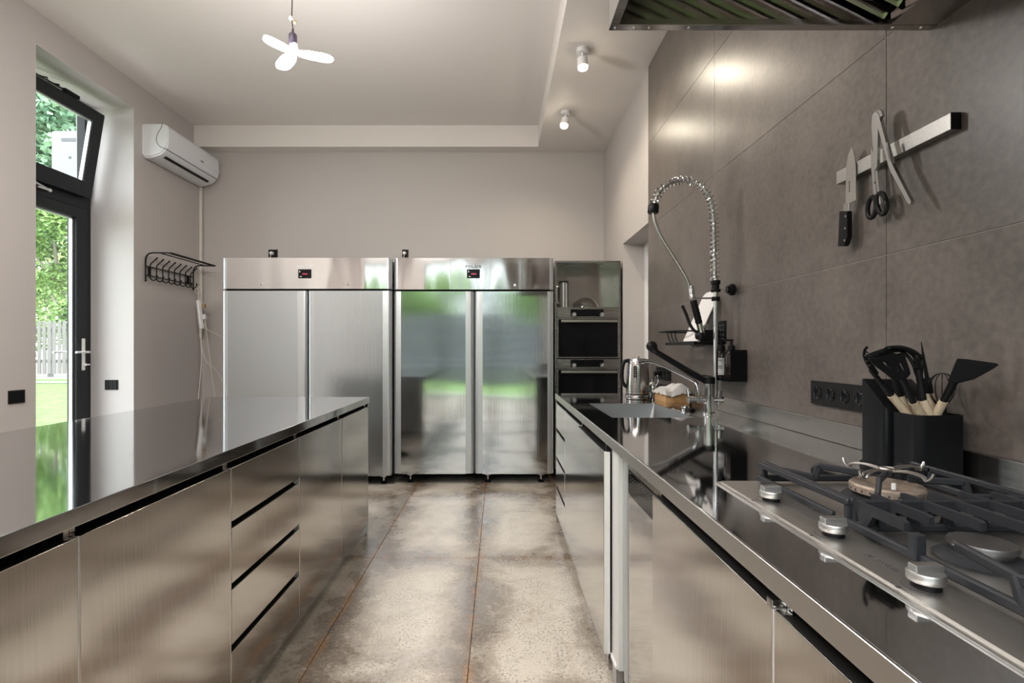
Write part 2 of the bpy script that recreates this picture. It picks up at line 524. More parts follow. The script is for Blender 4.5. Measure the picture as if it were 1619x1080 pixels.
        if smooth and s.bevelled:
            wn = o.modifiers.new('flat_faces', 'WEIGHTED_NORMAL'); wn.keep_sharp = True; wn.weight = 100
        ORG[o.name] = org
        return o
def tag(o, label, cat, group=None):
    o['label'] = label; o['category'] = cat
    if group: o['group'] = group
    return o
def thing(name, label, cat, loc, group=None):
    o = bpy.data.objects.new(name, None)
    COL.objects.link(o)
    o.empty_display_size = 0.05
    o.location = loc
    ORG[o.name] = Vector(loc)
    return tag(o, label, cat, group)
def struct(o):
    o['kind'] = 'structure'
    return o
def sempty(name, loc):
    o = bpy.data.objects.new(name, None)
    COL.objects.link(o)
    o.location = loc
    ORG[o.name] = Vector(loc)
    return struct(o)
def text(name, s, size, loc, rot, mat, parent, ext=0.0005, align='CENTER', space=1.0):
    c = bpy.data.curves.new(name, 'FONT')
    c.body = s; c.size = size; c.extrude = ext; c.align_x = align; c.align_y = 'CENTER'
    c.space_character = space; c.offset = size * .018
    o = bpy.data.objects.new(name, c)
    o.data.materials.append(MAT[mat])
    COL.objects.link(o)
    me = bpy.data.meshes.new_from_object(o.evaluated_get(bpy.context.evaluated_depsgraph_get()))
    bpy.data.objects.remove(o)
    o = bpy.data.objects.new(name, me)
    COL.objects.link(o)
    o.parent = parent
    o.location = Vector(loc) - ORG[parent.name]
    o.rotation_euler = rot
    return o

# ------------------------------------------------------------------ the room
XL, XR, YB, YR = -3.28, 1.165, 5.60, -2.30
XO = -3.80
CT, CS = 3.63, 3.40          # tray ceiling and soffit heights
# floor slab with one object per tile
fl = struct(MB().box(XL - .5, XR + .4, YR, YB, -0.15, -0.006).build('floor', 'grout_floor'))
TW, TL = 0.62, 1.24
tile_cache = {}
def floor_tile(x0, x1, y0, y1):
    key = (round(x1 - x0, 3), round(y1 - y0, 3))
    g = 0.0012
    if key not in tile_cache:
        w, l = key
        o = MB().box(-w / 2 + g, w / 2 - g, -l / 2 + g, l / 2 - g, -0.0058, 0.0, 0.001, 1).build('tile', 'stoneware_floor', smooth=False)
        tile_cache[key] = o.data
    else:
        o = bpy.data.objects.new('tile', tile_cache[key]); COL.objects.link(o)
    o.location = ((x0 + x1) / 2, (y0 + y1) / 2, 0)
    o.parent = fl
xs = [-0.735 + TW * i for i in range(-5, 5)]
ys = [2.97 + TL * i for i in range(-5, 4)]
for i in range(len(xs) - 1):
    for j in range(len(ys) - 1):
        a, b = max(xs[i], XL), min(xs[i + 1], XR)
        c, d = max(ys[j], YR), min(ys[j + 1], YB)
        if b - a > 0.02 and d - c > 0.02:
            floor_tile(a, b, c, d)

def wall_with_holes(name, axis, t0, t1, a0, a1, z0, z1, holes, mat):
    """slab between planes t0,t1; runs a0..a1 along the other axis; holes (b0,b1,c0,c1)"""
    mb = MB()
    As = sorted(set([a0, a1] + [h for H in holes for h in H[:2]]))
    Zs = sorted(set([z0, z1] + [h for H in holes for h in H[2:]]))
    for i in range(len(As) - 1):
        k = 0
        while k < len(Zs) - 1:
            am = (As[i] + As[i + 1]) / 2; zm = (Zs[k] + Zs[k + 1]) / 2
            if any(H[0] < am < H[1] and H[2] < zm < H[3] for H in holes):
                k += 1; continue
            m = k
            while m + 1 < len(Zs) - 1 and not any(H[0] < am < H[1] and H[2] < (Zs[m + 1] + Zs[m + 2]) / 2 < H[3] for H in holes):
                m += 1
            if axis == 'x': mb.box(t0, t1, As[i], As[i + 1], Zs[k], Zs[m + 1])
            else: mb.box(As[i], As[i + 1], t0, t1, Zs[k], Zs[m + 1])
            k = m + 1
    bmesh.ops.remove_doubles(mb.bm, verts=mb.bm.verts, dist=1e-4)
    return struct(mb.build(name, mat, smooth=False))
DY0, DY1, DZ = 3.585, 4.555, 3.392
wl = wall_with_holes('wall_left', 'x', XO, XL, YR - .2, YB, -0.1, CT + .1, [(DY0, DY1, -0.1, DZ)], 'wall_paint')
wb = struct(MB().box(XO, XR + .6, YB, YB + .2, -0.1, CT + .1).build('wall_back', 'wall_paint'))
wr = wall_with_holes('wall_right', 'x', XR, XR + .21, YR - .2, YB, -0.1, CT + .1, [(3.9, 4.73, -0.1, 2.205)], 'wall_paint')
wq = wall_with_holes('wall_rear', 'y', YR - .2, YR, XL, XR, -0.1, CT + .1, [(-2.4, 1.0, 0.0, 3.2)], 'wall_paint')
ce = struct(MB().box(XL, XR, YR, YB, CT, CT + .1).build('ceiling', 'ceiling_paint'))
tr = MB().prism([(0.428, YR), (XR, YR), (XR, YB), (XL, YB), (XL, 5.45), (0.428, 5.45)], 'z', CS, CT).build('soffit', 'ceiling_paint', ce, smooth=False)
struct(tr)
# plaster lining of the door recess, lighter than the walls
rv = MB()
rv.box(-3.79, XL - .0005, DY1 - .004, DY1, 0, DZ)
rv.box(-3.79, XL - .0005, DY0, DY0 + .004, 0, DZ)
rv.box(-3.79, XL - .0005, DY0, DY1, DZ - .004, DZ)
struct(rv.build('reveal', 'reveal_paint', wl, smooth=False))
# stoneware wall tiles: each tile its own piece
tj = [3.9, 2.706, 1.506, 0.306, -0.894, -2.094]
zj = [0.0, 0.215, 0.862, 1.508, 2.155, 2.795, CS]
gt = MB().box(1.1565, XR, tj[-1], tj[0] - .0015, 0, CS).build('tile_bed', 'grout_light', wr)
twc = {}
for i in range(len(tj) - 1):
    for k in range(len(zj) - 1):
        y1, y0 = tj[i], tj[i + 1]
        z0, z1 = zj[k], zj[k + 1]
        key = (round(y1 - y0, 3), round(z1 - z0, 3))
        if key not in twc:
            o = MB().box(-0.004, 0.004, -key[0] / 2 + .0011, key[0] / 2 - .0011, -key[1] / 2 + .0011, key[1] / 2 - .0011, 0.0007, 1).build('tile', 'stoneware_wall', smooth=False)
            twc[key] = o.data
        else:
            o = bpy.data.objects.new('tile', twc[key]); COL.objects.link(o)
        o.parent = wr
        o.location = (1.1585 + random.uniform(-.0003, .0003), (y0 + y1) / 2, (z0 + z1) / 2)
# doorway beyond the tiled wall
d2 = sempty('door_2', (1.365, 4.3, 0))
f = MB().box(1.362, 1.42, 4.655, 4.73, 0, 2.205, .004).box(1.362, 1.42, 3.9, 3.975, 0, 2.205, .004).box(1.362, 1.42, 3.975, 4.655, 2.13, 2.205, .004)
f.build('door_frame', 'white_plastic', d2)
MB().box(1.375, 1.415, 3.98, 4.65, 0.01, 2.125, .004).build('door_leaf', 'white_plastic', d2)
struct(MB().box(1.42, 1.5, 3.8, 4.8, 0, 2.4).build('wall_corridor', 'wall_paint'))

# ------------------------------------------------------------------ garden door with tilted fanlight in the left wall
dr = sempty('door_1', (-3.70, 4.07, 0))
FX0, FX1 = -3.74, -3.665
FZ = [2.455, 2.575]
m = MB()
m.box(FX0, FX1, DY1 - .068, DY1 - .004, 0, DZ - .004, .004)
m.box(FX0, FX1, DY0 + .004, DY0 + .068, 0, DZ - .004, .004)
m.box(FX0, FX1, DY0 + .06, DY1 - .06, DZ - .074, DZ - .004, .004)
m.box(FX0, FX1, DY0 + .06, DY1 - .06, FZ[0], FZ[1], .004)
m.box(FX0, FX1, DY0 + .06, DY1 - .06, 0, 0.03, .003)
m.build('door_frame', 'frame_dark', dr)
LY0, LY1 = DY0 + .066, DY1 - .066
m = MB()
lx0, lx1 = -3.73, -3.645
m.box(lx0, lx1, LY1 - .115, LY1, .035, 2.45, .006)
m.box(lx0, lx1, LY0, LY0 + .115, .035, 2.45, .006)
m.box(lx0, lx1, LY0 + .11, LY1 - .11, 2.36, 2.45, .006)
m.box(lx0, lx1, LY0 + .11, LY1 - .11, .035, .20, .006)
leaf = m.build('door_leaf', 'frame_dark', dr)
m = MB()
for a, b, c, d in ((LY1 - .131, LY1 - .112, .2, 2.362), (LY0 + .112, LY0 + .131, .2, 2.362)):
    m.box(-3.70, -3.672, a, b, c, d)
m.box(-3.70, -3.672, LY0 + .112, LY1 - .112, 2.344, 2.362)
m.build('spacer', 'alu_profile', leaf)
MB().box(-3.694, -3.678, LY0 + .115, LY1 - .115, .19, 2.365).build('pane', 'pane_glass', leaf)
hy = LY1 - .052
m = MB()
m.box(lx1, lx1 + .012, hy - .017, hy + .017, 1.035, 1.315, .006)
m.cyl((lx1, hy, 1.195), (lx1 + .055, hy, 1.195), .010, 12)
m.tube(smooth_path([(lx1 + .05, hy + .012, 1.195), (lx1 + .055, hy - .06, 1.196), (lx1 + .055, hy - .135, 1.194)], 4), .0095, 10)
m.cyl((lx1 + .01, hy, 1.085), (lx1 + .03, hy, 1.085), .011, 12)
m.box(lx1 + .028, lx1 + .034, hy - .004, hy + .04, 1.079, 1.091, .002)
m.build('handle', 'white_metal', leaf)
m = MB()
m.box(lx0 - .012, lx0, hy - .017, hy + .017, 1.035, 1.315, .006)
m.tube(smooth_path([(lx0 - .05, hy + .012, 1.195), (lx0 - .055, hy - .06, 1.196), (lx0 - .055, hy - .135, 1.194)], 4), .0095, 10)
m.cyl((lx0 - .055, hy, 1.195), (lx0, hy, 1.195), .010, 12)
m.build('handle', 'white_metal', leaf)
m = MB().box(FX1, FX1 + .03, 4.25, 4.42, FZ[1] - .012, FZ[1] + .006, .003)
m.build('hinge', 'white_metal', dr)
m = MB().tube([(FX1 + .012, 4.12, 2.515), (FX1 + .05, 3.98, 2.50)], .008, 8).tube([(FX1 + .012, 4.12, 2.515), (FX1 + .02, 3.95, 2.545)], .008, 8).ball((FX1 + .012, 4.12, 2.515), .015)
m.build('latch_lever', 'white_metal', dr)
# fanlight sash, hinged at its bottom edge and tilted into the room
sash = sempty('window_1', (-3.592, 4.07, FZ[1] + .005))
ORG['window_1'] = Vector((0, 0, 0))
h = 0.715
SY0, SY1 = -.425, .405
m = MB()
m.box(-.062, .0, SY1 - .095, SY1, -.035, h, .006)
m.box(-.062, .0, SY0, SY0 + .095, -.035, h, .006)
m.box(-.062, .0, SY0 + .09, SY1 - .09, h - .095, h, .006)
m.box(-.062, .0, SY0 + .09, SY1 - .09, -.035, .095, .006)
sf = m.build('sash', 'frame_dark', sash)
m = MB()
m.box(-.046, -.016, SY1 - .112, SY1 - .094, .09, h - .09)
m.box(-.046, -.016, SY0 + .094, SY0 + .112, .09, h - .09)
m.box(-.046, -.016, SY0 + .1, SY1 - .1, h - .108, h - .092)
m.build('spacer', 'alu_profile', sash)
MB().box(-.040, -.022, SY0 + .092, SY1 - .092, .092, h - .092).build('pane', 'pane_glass', sash)
m = MB().box(-.02, .012, -.02, .12, h + .0, h + .03, .004).bar((0, .1, h + .015), (-.11, -.05, h + .05), .02, .012).bar((0, .08, h + .015), (-.11, -.2, h + .045), .016, .01)
m.tube([(-.03 - .02 * math.sin(i * 1.2), -.25 + .02 * i, h + .03 + .008 * math.cos(i * 1.2)) for i in range(18)], .006, 6)
m.build('stay', 'black_plastic', sash)
sash.rotation_euler = (0, math.radians(9.2), 0)

# glazed opening in the wall behind the camera
def window_frame(name, axis, t0, t1, a0, a1, z0, z1, nm):
    m = MB()
    def bx(a, b, c, d):
        if axis == 'x': m.box(t0, t1, a, b, c, d, .004)
        else: m.box(a, b, t0, t1, c, d, .004)
    bx(a0, a0 + .07, z0, z1); bx(a1 - .07, a1, z0, z1); bx(a0 + .06, a1 - .06, z1 - .07, z1); bx(a0 + .06, a1 - .06, z0, z0 + .05)
    for i in range(1, nm):
        a = a0 + (a1 - a0) * i / nm
        bx(a - .04, a + .04, z0 + .04, z1 - .06)
    w = struct(m.build(name, 'frame_dark'))
    tm = (t0 + t1) / 2
    g = MB()
    if axis == 'x': g.box(tm - .006, tm + .006, a0 + .05, a1 - .05, z0 + .04, z1 - .06)
    else: g.box(a0 + .05, a1 - .05, tm - .006, tm + .006, z0 + .04, z1 - .06)
    g.build('pane', 'pane_glass', w)
window_frame('window_2', 'y', YR - .16, YR - .09, -2.4, 1.0, 0.0, 3.2, 3)

# ------------------------------------------------------------------ garden
gm = bmesh.new()
def gz(x, y):
    d = max(0.0, min(1.0, (math.hypot(x, y - 1) - 5) / 9.0))
    return -0.12 + (0.62 * d if y > 1.5 and x < -3.8 else 0.0)
def ground(name, x0, x1, y0, y1, nx, ny, zf, mat):
    b = bmesh.new()
    V = [[b.verts.new((x0 + (x1 - x0) * i / nx, y0 + (y1 - y0) * j / ny, 0)) for j in range(ny + 1)] for i in range(nx + 1)]
    for r in V:
        for v in r: v.co.z = zf(v.co.x, v.co.y)
    for i in range(nx):
        for j in range(ny):
            b.faces.new((V[i][j], V[i + 1][j], V[i + 1][j + 1], V[i][j + 1]))
    mb = MB(); mb.bm.free(); mb.bm = b
    return struct(mb.build(name, mat))
def zl(x, y):
    t = max(0, min(1, (y - 4.5) / 10.0))
    return -0.12 + 0.52 * t
ground('lawn', -30, XO, -2.0, 14.0, 20, 16, zl, 'lawn_grass')
ground('lawn_rear', -30, 14, -30, -2.0, 4, 4, lambda x, y: -0.14 if y < -3.6 else -0.14, 'lawn_grass')
ground('path_gravel', -30, XO, 13.0, 30, 4, 6, lambda x, y: zl(x, y) + (0.012 if y > 12.9 else 0), 'gravel')
struct(MB().box(-4, 3, -3.6, YR - .2, -0.135, -0.05, .005).build('terrace', 'terrace_stone'))
struct(MB().box(-7.2, XO, -2.0, 9.5, -0.3, -0.085, .005).build('bounce_paving', 'terrace_stone'))  # unseen pale slab added to bounce neutral light into the door recess
# picket fence, one object per picket
fy = 14.7
fen = thing('picket_fence', 'pale picket fence across the lawn, seen through the garden door glass', 'fence', (-13, fy, .4))
pm = None
for i in range(34):
    x = -15.4 + .147 * i
    if pm is None:
        o = MB().prism([(-.048, 0), (.048, 0), (.048, 1.50), (.0, 1.56), (-.048, 1.50)], 'y', -.011, .011).build('picket', 'fence_paint')
        pm = o.data
    else:
        o = bpy.data.objects.new('picket', pm); COL.objects.link(o)
    o.parent = fen
    o.location = (x + 13, random.uniform(-.004, .004), 0.08 + random.uniform(-.012, .012))
for z in (.85, 1.75):
    MB().box(-15.6, -10.3, fy + .015, fy + .055, z - .05, z + .05).build('rail', 'fence_paint', fen)
for x in (-15.5, -13.1, -10.6):
    MB().box(x - .05, x + .05, fy + .055, fy + .15, .3, 1.95).build('post', 'fence_paint', fen)
# grey garden wall behind the house, seen mirrored in the refrigerators
gw = thing('garden_screen', 'grey boarded garden screen beyond the rear lawn', 'fence', (-1, -10.3, -.14))
for i in range(7):
    MB().box(-9, 7, -10.34, -10.3, -.1 + .36 * i, .235 + .36 * i, .01, 1).build('board', 'fence_grey', gw)

def make_leaves(n, rx, rz, seed, leaf=0.09, holes=0.35):
    rnd = random.Random(seed)
    vs = []; fs = []
    blobs = [(rnd.uniform(-.7, .7) * rx, rnd.uniform(-.7, .7) * rx, rnd.uniform(-.8, .8) * rz, rnd.uniform(.28, .5) * rx) for _ in range(26)]
    while len(fs) < n:
        bx, by, bz, br = rnd.choice(blobs)
        d = Vector((rnd.gauss(0, 1), rnd.gauss(0, 1), rnd.gauss(0, 1))).normalized() * br * (rnd.random() ** .4)
        p = Vector((bx, by, bz)) + d
        q = Euler((rnd.uniform(-1.2, 1.2), rnd.uniform(-1.2, 1.2), rnd.uniform(0, 6.3))).to_matrix()
        s = leaf * rnd.uniform(.6, 1.3)
        k = len(vs)
        for c in ((-s * .5, 0, 0), (0, -s, s * .1), (s * .5, 0, 0), (0, s, s * .1)):
            vs.append(p + q @ Vector(c))
        fs.append((k, k + 1, k + 2, k + 3))
    return vs, fs
def tree(label, loc, hgt, rx, rz, mat, seed, n=5200, leaf=.1, name='tree', group=None, trunk='bark'):
    t = thing(name, label, 'tree', loc, group)
    vs, fs = make_leaves(n, rx, rz, seed, leaf)
    me = bpy.data.meshes.new('foliage')
    me.from_pydata([v + Vector((0, 0, hgt)) for v in vs], [], fs)
    me.materials.append(MAT[mat])
    o = bpy.data.objects.new('foliage', me); COL.objects.link(o); o.parent = t; o['kind'] = 'stuff'
    rnd = random.Random(seed)
    L0 = Vector(loc)
    pts = [L0 + Vector((rnd.uniform(-.1, .1) * i, rnd.uniform(-.1, .1) * i, hgt * i / 4)) for i in range(5)]
    m = MB().tube(smooth_path(pts, 3), [0.16 - .009 * i for i in range(13)], 8)
    for k in range(5):
        a = rnd.uniform(0, 6.3); p = pts[2 + k % 3]
        m.tube([p, p + Vector((math.cos(a) * rx * .5, math.sin(a) * rx * .5, rz * .4))], [.06, .02], 6)
    m.build('trunk', trunk, t)
    return t
tree('bright green leafy tree behind the picket fence, in the door glass', (-15.0, 17.6, .4), 3.8, 1.6, 3.0, 'leaf_green', 3, 12000, .08)
tree('pale yellow-green tree behind the picket fence, beside the pale trunk', (-20.6, 19.6, .4), 3.8, 2.4, 3.2, 'leaf_pale', 5, 6000, .13)
tree('blue-green conifer high beyond the tilted window pane', (-19.0, 23.5, .4), 10.2, 2.9, 5.2, 'leaf_blue', 9, 11000, .2)
tree('light leafy tree farthest beyond the lawn behind the conifer', (-29.5, 33.0, .4), 7.2, 4.6, 5.6, 'leaf_pale', 11, 9000, .22)
tree('leafy tree behind the grey garden screen, towards the garden door side', (-8.2, -13.8, -.1), 2.5, 2.3, 1.5, 'leaf_green', 13, 5000, .16)
tree('leafy tree rising behind the middle of the grey garden screen', (-3.4, -13.8, -.1), 2.7, 2.0, 1.5, 'leaf_green', 14, 5500, .16)
tree('broad leafy tree behind the grey garden screen, towards the tiled wall side', (1.3, -13.8, -.1), 2.7, 2.0, 1.5, 'leaf_green', 15, 5000, .16)
hs = thing('backdrop_house', 'pale backdrop house added beyond the rear garden to mask sky mirrored in the refrigerators', 'house', (-2, -20, -.1))  # unseen house, added to keep bright sky out of the refrigerator reflections
MB().box(-16, 12, -24, -19.5, -.1, 6.4).build('wall', 'facade', hs)
MB().prism([(-24.4, 6.4), (-19.1, 6.4), (-21.7, 8.2)], 'x', -16.3, 12.3).build('roof', 'fence_grey', hs)
for wx_ in (-13.5, -9.5, -5.5, -1.5, 2.5, 6.5):
    wf = MB().box(wx_ - .75, wx_ + .75, -19.54, -19.46, 3.4, 5.2, .02, 1).build('window', 'outdoor_white', hs)
    MB().box(wx_ - .66, wx_ + .66, -19.56, -19.53, 3.5, 5.1).build('pane', 'black_gloss', wf)
bt = smooth_path([(-12.75, 15.6, .3), (-12.7, 15.6, 2.0), (-12.85, 15.6, 3.2), (-12.6, 15.6, 5.0)], 5)
tag(MB().tube(bt, [.16 - .004 * i for i in range(16)], 10).build('birch_trunk', 'fence_paint', org=(-12.75, 15.6, .3)), 'pale bare tree trunk just behind the picket fence', 'tree trunk')
# outdoor unit hung on the outer wall beyond the door
oa = thing('outdoor_air_unit', 'white outdoor air conditioner unit hung outside beyond the tilted window', 'air conditioner', (-4.15, 5.2, 2.82))
ox0, ox1, oy0, oy1, oz0, oz1 = -4.42, -3.98, 5.0, 5.8, 2.84, 3.38
MB().box(ox0, ox1, oy0, oy1, oz0, oz1, .015).build('casing', 'outdoor_white', oa)
m = MB().prism(rrect(ox0 + .09, ox0 + .30, oz0 + .07, oz1 - .06, .02), 'y', oy0 - .012, oy0 + .01)
cv = m.build('service_cover', 'outdoor_white', oa)
MB().prism(rrect(ox0 + .11, ox0 + .28, oz1 - .11, oz1 - .08, .012), 'y', oy0 - .016, oy0 - .005).build('grip', 'grey_line', cv)
MB().cyl((ox0 + .195, oy0 - .018, oz0 + .27), (ox0 + .195, oy0 - .008, oz0 + .27), .012, 10).build('screw', 'grey_line', cv)
MB().box(ox0 - .008, ox0 + .004, oy0 + .08, oy0 + .55, oz0 + .06, oz1 - .06, .01).build('fan_grille', 'grey_line', oa)
for yb in (5.1, 5.6):
    MB().box(-4.4, XO, yb, yb + .04, 2.79, 2.84).build('bracket', 'outdoor_white', oa)

# ------------------------------------------------------------------ island
CTZ = 0.91                    # worktop height
IX0, IX1, IY0, IY1 = -1.885, -0.845, 0.10, 3.32
tag(MB().box(IX0, IX1, IY0, IY1, CTZ - .038, CTZ, .0025).build('island_worktop', 'steel_top', org=((IX0 + IX1) / 2, 1.7, CTZ - .038)),
    'long polished stainless steel worktop on the island beside the garden door', 'worktop')
DT, DB = 0.846, 0.075         # door top and bottom heights
def unit(name, label, sgn, xf, xb, y0, y1, fronts, dt=DT, db=DB, plinth=.075, group=None, prec=.03, pull=True, ctop=CTZ - .039):
    """cabinet unit; its front plane is xf and faces sgn*X; fronts = list of (kind, z0, z1, ya, yb)"""
    t = thing(name, label, 'cabinet', ((xf + xb) / 2, (y0 + y1) / 2, 0), group)
    s = sgn
    def bx(m, d0, d1, a, b, c, d, bev=0):
        xa, xc = xf - s * d0, xf - s * d1
        return m.box(min(xa, xc), max(xa, xc), a, b, c, d, bev, 1)
    m = MB()
    xa, xc = xf - s * .055, xb
    m.box(min(xa, xc), max(xa, xc), y0 + .001, y1 - .001, db, ctop)
    m.build('carcass', 'dark_gap', t)
    m = MB(); bx(m, .021, .056, y0 + .0008, y0 + .014, db, CTZ - .039); m.build('side_panel', 'steel_front', t)
    m = MB(); bx(m, .021, .056, y1 - .014, y1 - .0008, db, CTZ - .039); m.build('side_panel', 'steel_front', t)
    m = MB(); bx(m, .0012, .021, y0 - .0022, y0 + .0022, db, dt - .002); m.build('edge_highlight', 'edge_bright', t)  # bright strip in the seam, painted highlight for door edges catching light
    m = MB(); bx(m, prec, prec + .02, y0, y1, .002, db + .0); m.build('plinth', 'steel_front', t)
    for kind, z0, z1, a, b in fronts:
        m = MB(); bx(m, 0, .02, a + .0030, b - .0030, z0, z1, .0012)
        o = m.build(kind, 'steel_front', t)
        if pull:
            m = MB(); bx(m, .004, .05, a + .02, b - .02, z1 - .002, z1 + .0005)
            m.build('finger_pull', 'dark_gap', o)
    return t
ix = IX1 - .008
xm = (IX0 + IX1) / 2
DRZ = [(.674, DT), (.476, .652), (.279, .455), (DB, .255)]
unit('island_cabinet', 'island cabinet with a plain steel door, nearest the camera', 1, ix, xm, .44, 1.03, [('door', DB, DT, .44, 1.03)])
unit('island_cabinet', 'island cabinet with one wide steel door beside the four drawers', 1, ix, xm, 1.03, 1.616, [('door', DB, DT, 1.03, 1.616)])
unit('island_drawer_cabinet', 'island cabinet with four steel drawers and black finger slots', 1, ix, xm, 1.616, 2.173, [('drawer', a, b, 1.616, 2.173) for a, b in DRZ])
unit('island_cabinet', 'island cabinet with a plain door just past the four drawers', 1, ix, xm, 2.173, 2.757, [('door', DB, DT, 2.173, 2.757)])
unit('island_cabinet', 'island cabinet with a plain door at the end towards the refrigerators', 1, ix, xm, 2.757, 3.305, [('door', DB, DT, 2.757, 3.305)])
bk = thing('island_back_cabinet', 'steel clad back half of the island facing the garden door', 'cabinet', (-1.6, 1.8, 0))
MB().box(IX0 + .02, xm, .44, 3.302, .075, CTZ - .039).build('carcass', 'steel_front', bk)
MB().box(IX0 + .06, xm, .46, 3.28, .002, .075).build('plinth', 'steel_front', bk)
tag(MB().box(IX0 + .01, ix, 3.3055, 3.3175, 0.075, CTZ - .039, .001, 1).box(ix - .16, ix - .002, 3.3055, 3.314, .002, .075).build('island_end_panel', 'steel_front', org=(-1.3, 3.31, 0)),
    'flat steel end panel closing the island towards the refrigerators', 'panel')

# ------------------------------------------------------------------ wall run under the tiled wall
RX0, RX1, RY0, RY1 = 0.403, 1.154, -0.25, 3.58
SX0, SX1, SY0_, SY1_ = 0.525, 0.905, 2.33, 2.93
m = MB()
zt0, zt1 = CTZ - .038, CTZ
b = m.bm
o4 = [(RX0, RY0), (RX1, RY0), (RX1, RY1), (RX0, RY1)]
i4 = [(SX0, SY0_), (SX1, SY0_), (SX1, SY1_), (SX0, SY1_)]
vo = [[b.verts.new((*p, z)) for p in o4] for z in (zt0, zt1)]
vi = [[b.verts.new((*p, z)) for p in i4] for z in (zt0, zt1)]
for k in range(4):
    j = (k + 1) % 4
    b.faces.new((vo[0][k], vo[0][j], vo[1][j], vo[1][k]))
    b.faces.new((vi[0][k], vi[0][j], vi[1][j], vi[1][k]))
    b.faces.new((vo[1][k], vo[1][j], vi[1][j], vi[1][k]))
    b.faces.new((vo[0][k], vo[0][j], vi[0][j], vi[0][k]))
es = [e for e in b.edges if all(abs(v.co.z - zt1) < 1e-5 for v in e.verts) and any(len(f.verts) and abs(f.normal.z) < .5 for f in e.link_faces)]
bmesh.ops.recalc_face_normals(b, faces=b.faces)
es = [e for e in b.edges if e.is_manifold and abs(e.link_faces[0].normal.dot(e.link_faces[1].normal)) < .3 and all(abs(v.co.z - zt1) < 1e-5 for v in e.verts)]
bmesh.ops.bevel(b, geom=es, offset=.0025, segments=2, affect='EDGES')
wt = thing('worktop', 'long polished stainless steel worktop along the tiled wall', 'worktop', (.78, 1.7, zt0))
m.build('slab', 'steel_top', wt, smooth=False)
MB().box(RX0 - .0012, RX0 + .001, RY0, RY1, zt0 - .0005, zt1 - .0015, .0008, 1).build('front_edge', 'steel_hob', wt)
MB().box(1.136, RX1, RY0, RY1, CTZ + .0002, .981, .003).build('upstand', 'steel_upstand', wt)
sk = thing('kitchen_sink', 'rectangular brushed steel sink set into the wall worktop', 'sink', (.71, 2.63, .72))
inn = rrect(SX0 + .0012, SX1 - .0012, SY0_ + .0012, SY1_ - .0012, .004, 6)
out = rrect(SX0 - .012, SX1 + .012, SY0_ - .012, SY1_ + .012, .04, 6)
low = rrect(SX0 + .012, SX1 - .012, SY0_ + .012, SY1_ - .012, .05, 6)
b = bmesh.new()
rings = [[b.verts.new((p[0], p[1], z)) for p in poly] for poly, z in ((inn, CTZ - .038), (inn, CTZ - .0006), (low, .735), ([(.715 + (p[0] - .715) * .9, 2.63 + (p[1] - 2.63) * .93) for p in low], .722))]
n = len(inn)
for k in range(3):
    for i in range(n):
        b.faces.new((rings[k][i], rings[k][(i + 1) % n], rings[k + 1][(i + 1) % n], rings[k + 1][i]))
b.faces.new(rings[3])
mb = MB(); mb.bm.free(); mb.bm = b
mb.build('basin', 'steel_sink', sk)
m = MB().prism(rrect(SX0 - .0005, SX1 + .0005, SY0_ - .0005, SY1_ + .0005, .002), 'z', CTZ - .002, CTZ)
m.bm.free()
MB().lathe([(.0, .002), (.03, .002), (.045, .004), (.045, -.002), (0, -.002)], (.715, 2.63, .7235), 20).build('drain', 'chrome', sk)
# cabinets of the wall run: fronts face -X
rx = 0.405
unit('drawer_cabinet', 'wall run cabinet with steel drawers at the far end of the worktop', -1, rx, 1.14, 3.09, 3.56, [('drawer', a, b, 3.09, 3.56) for a, b in DRZ], plinth=.1)
unit('base_cabinet', 'wall run cabinet with a plain steel door beside the drawers', -1, rx, 1.14, 2.50, 3.09, [('door', DB, DT, 2.50, 3.09)], ctop=.70)
su = unit('sink_cabinet', 'cabinet under the sink with a slightly proud steel door', -1, rx - .014, 1.14, 1.935, 2.50, [('door', .10, DT, 1.875, 2.50)], db=.10)
MB().box(.391, .413, 1.868, 1.8745, .10, .846, .001, 1).build('door_edge', 'edge_bright', su)
for o in list(su.children):
    if o.name.startswith('carcass'): bpy.data.objects.remove(o)
m = MB().box(.45, 1.14, 1.936, 1.95, .1, .87).box(.45, 1.14, 2.485, 2.499, .1, .70).box(.45, .46, 1.95, 2.485, .1, .69)
m.build('carcass', 'dark_gap', su)
MB().box(.419, .449, 1.762, 1.8675, .104, .868, .001, 1).build('filler_post', 'edge_bright', su)
MB().box(.415, .452, 1.80, 1.8745, .085, .104, .002, 1).build('foot_cap', 'white_plastic', su)
MB().box(.421, .447, 1.81, 1.8675, .003, .085, .001, 1).build('filler_foot', 'alu_profile', su)
# slim dishwasher, set back a little
dw = thing('dishwasher', 'slim built-in steel dishwasher with a black control strip, set back under the worktop', 'dishwasher', (.8, 1.55, 0))
DX = .437
MB().box(DX + .03, 1.12, 1.338, 1.755, .1, .868).build('tub', 'dark_gap', dw)
MB().box(DX, DX + .028, 1.338, 1.700, .075, .744, .003).build('door', 'steel_panel', dw)
MB().box(DX - .002, DX + .028, 1.703, 1.757, .075, .868, .002).build('door_edge', 'alu_profile', dw)
MB().box(DX, DX + .028, 1.338, 1.700, .823, .868, .002).build('top_strip', 'steel_oven', dw)
cp = MB().box(DX - .002, DX + .028, 1.338, 1.698, .745, .822, .002).build('control_panel', 'black_gloss', dw)
m = MB()
for i in range(11):
    y = 1.40 + .026 * i
    m.box(DX - .0026, DX - .0015, y, y + .006, .795, .799)
    m.box(DX - .0026, DX - .0015, y, y + .010, .806, .808)
m.build('button_marks', 'alu_dark', cp)
MB().box(DX + .06, DX + .08, 1.338, 1.757, .003, .075).build('plinth', 'steel_front', dw)
unit('hob_cabinet', 'cabinet under the gas hob with a wide plain steel door', -1, rx, 1.14, .747, 1.333, [('door', DB, DT, .747, 1.333)])
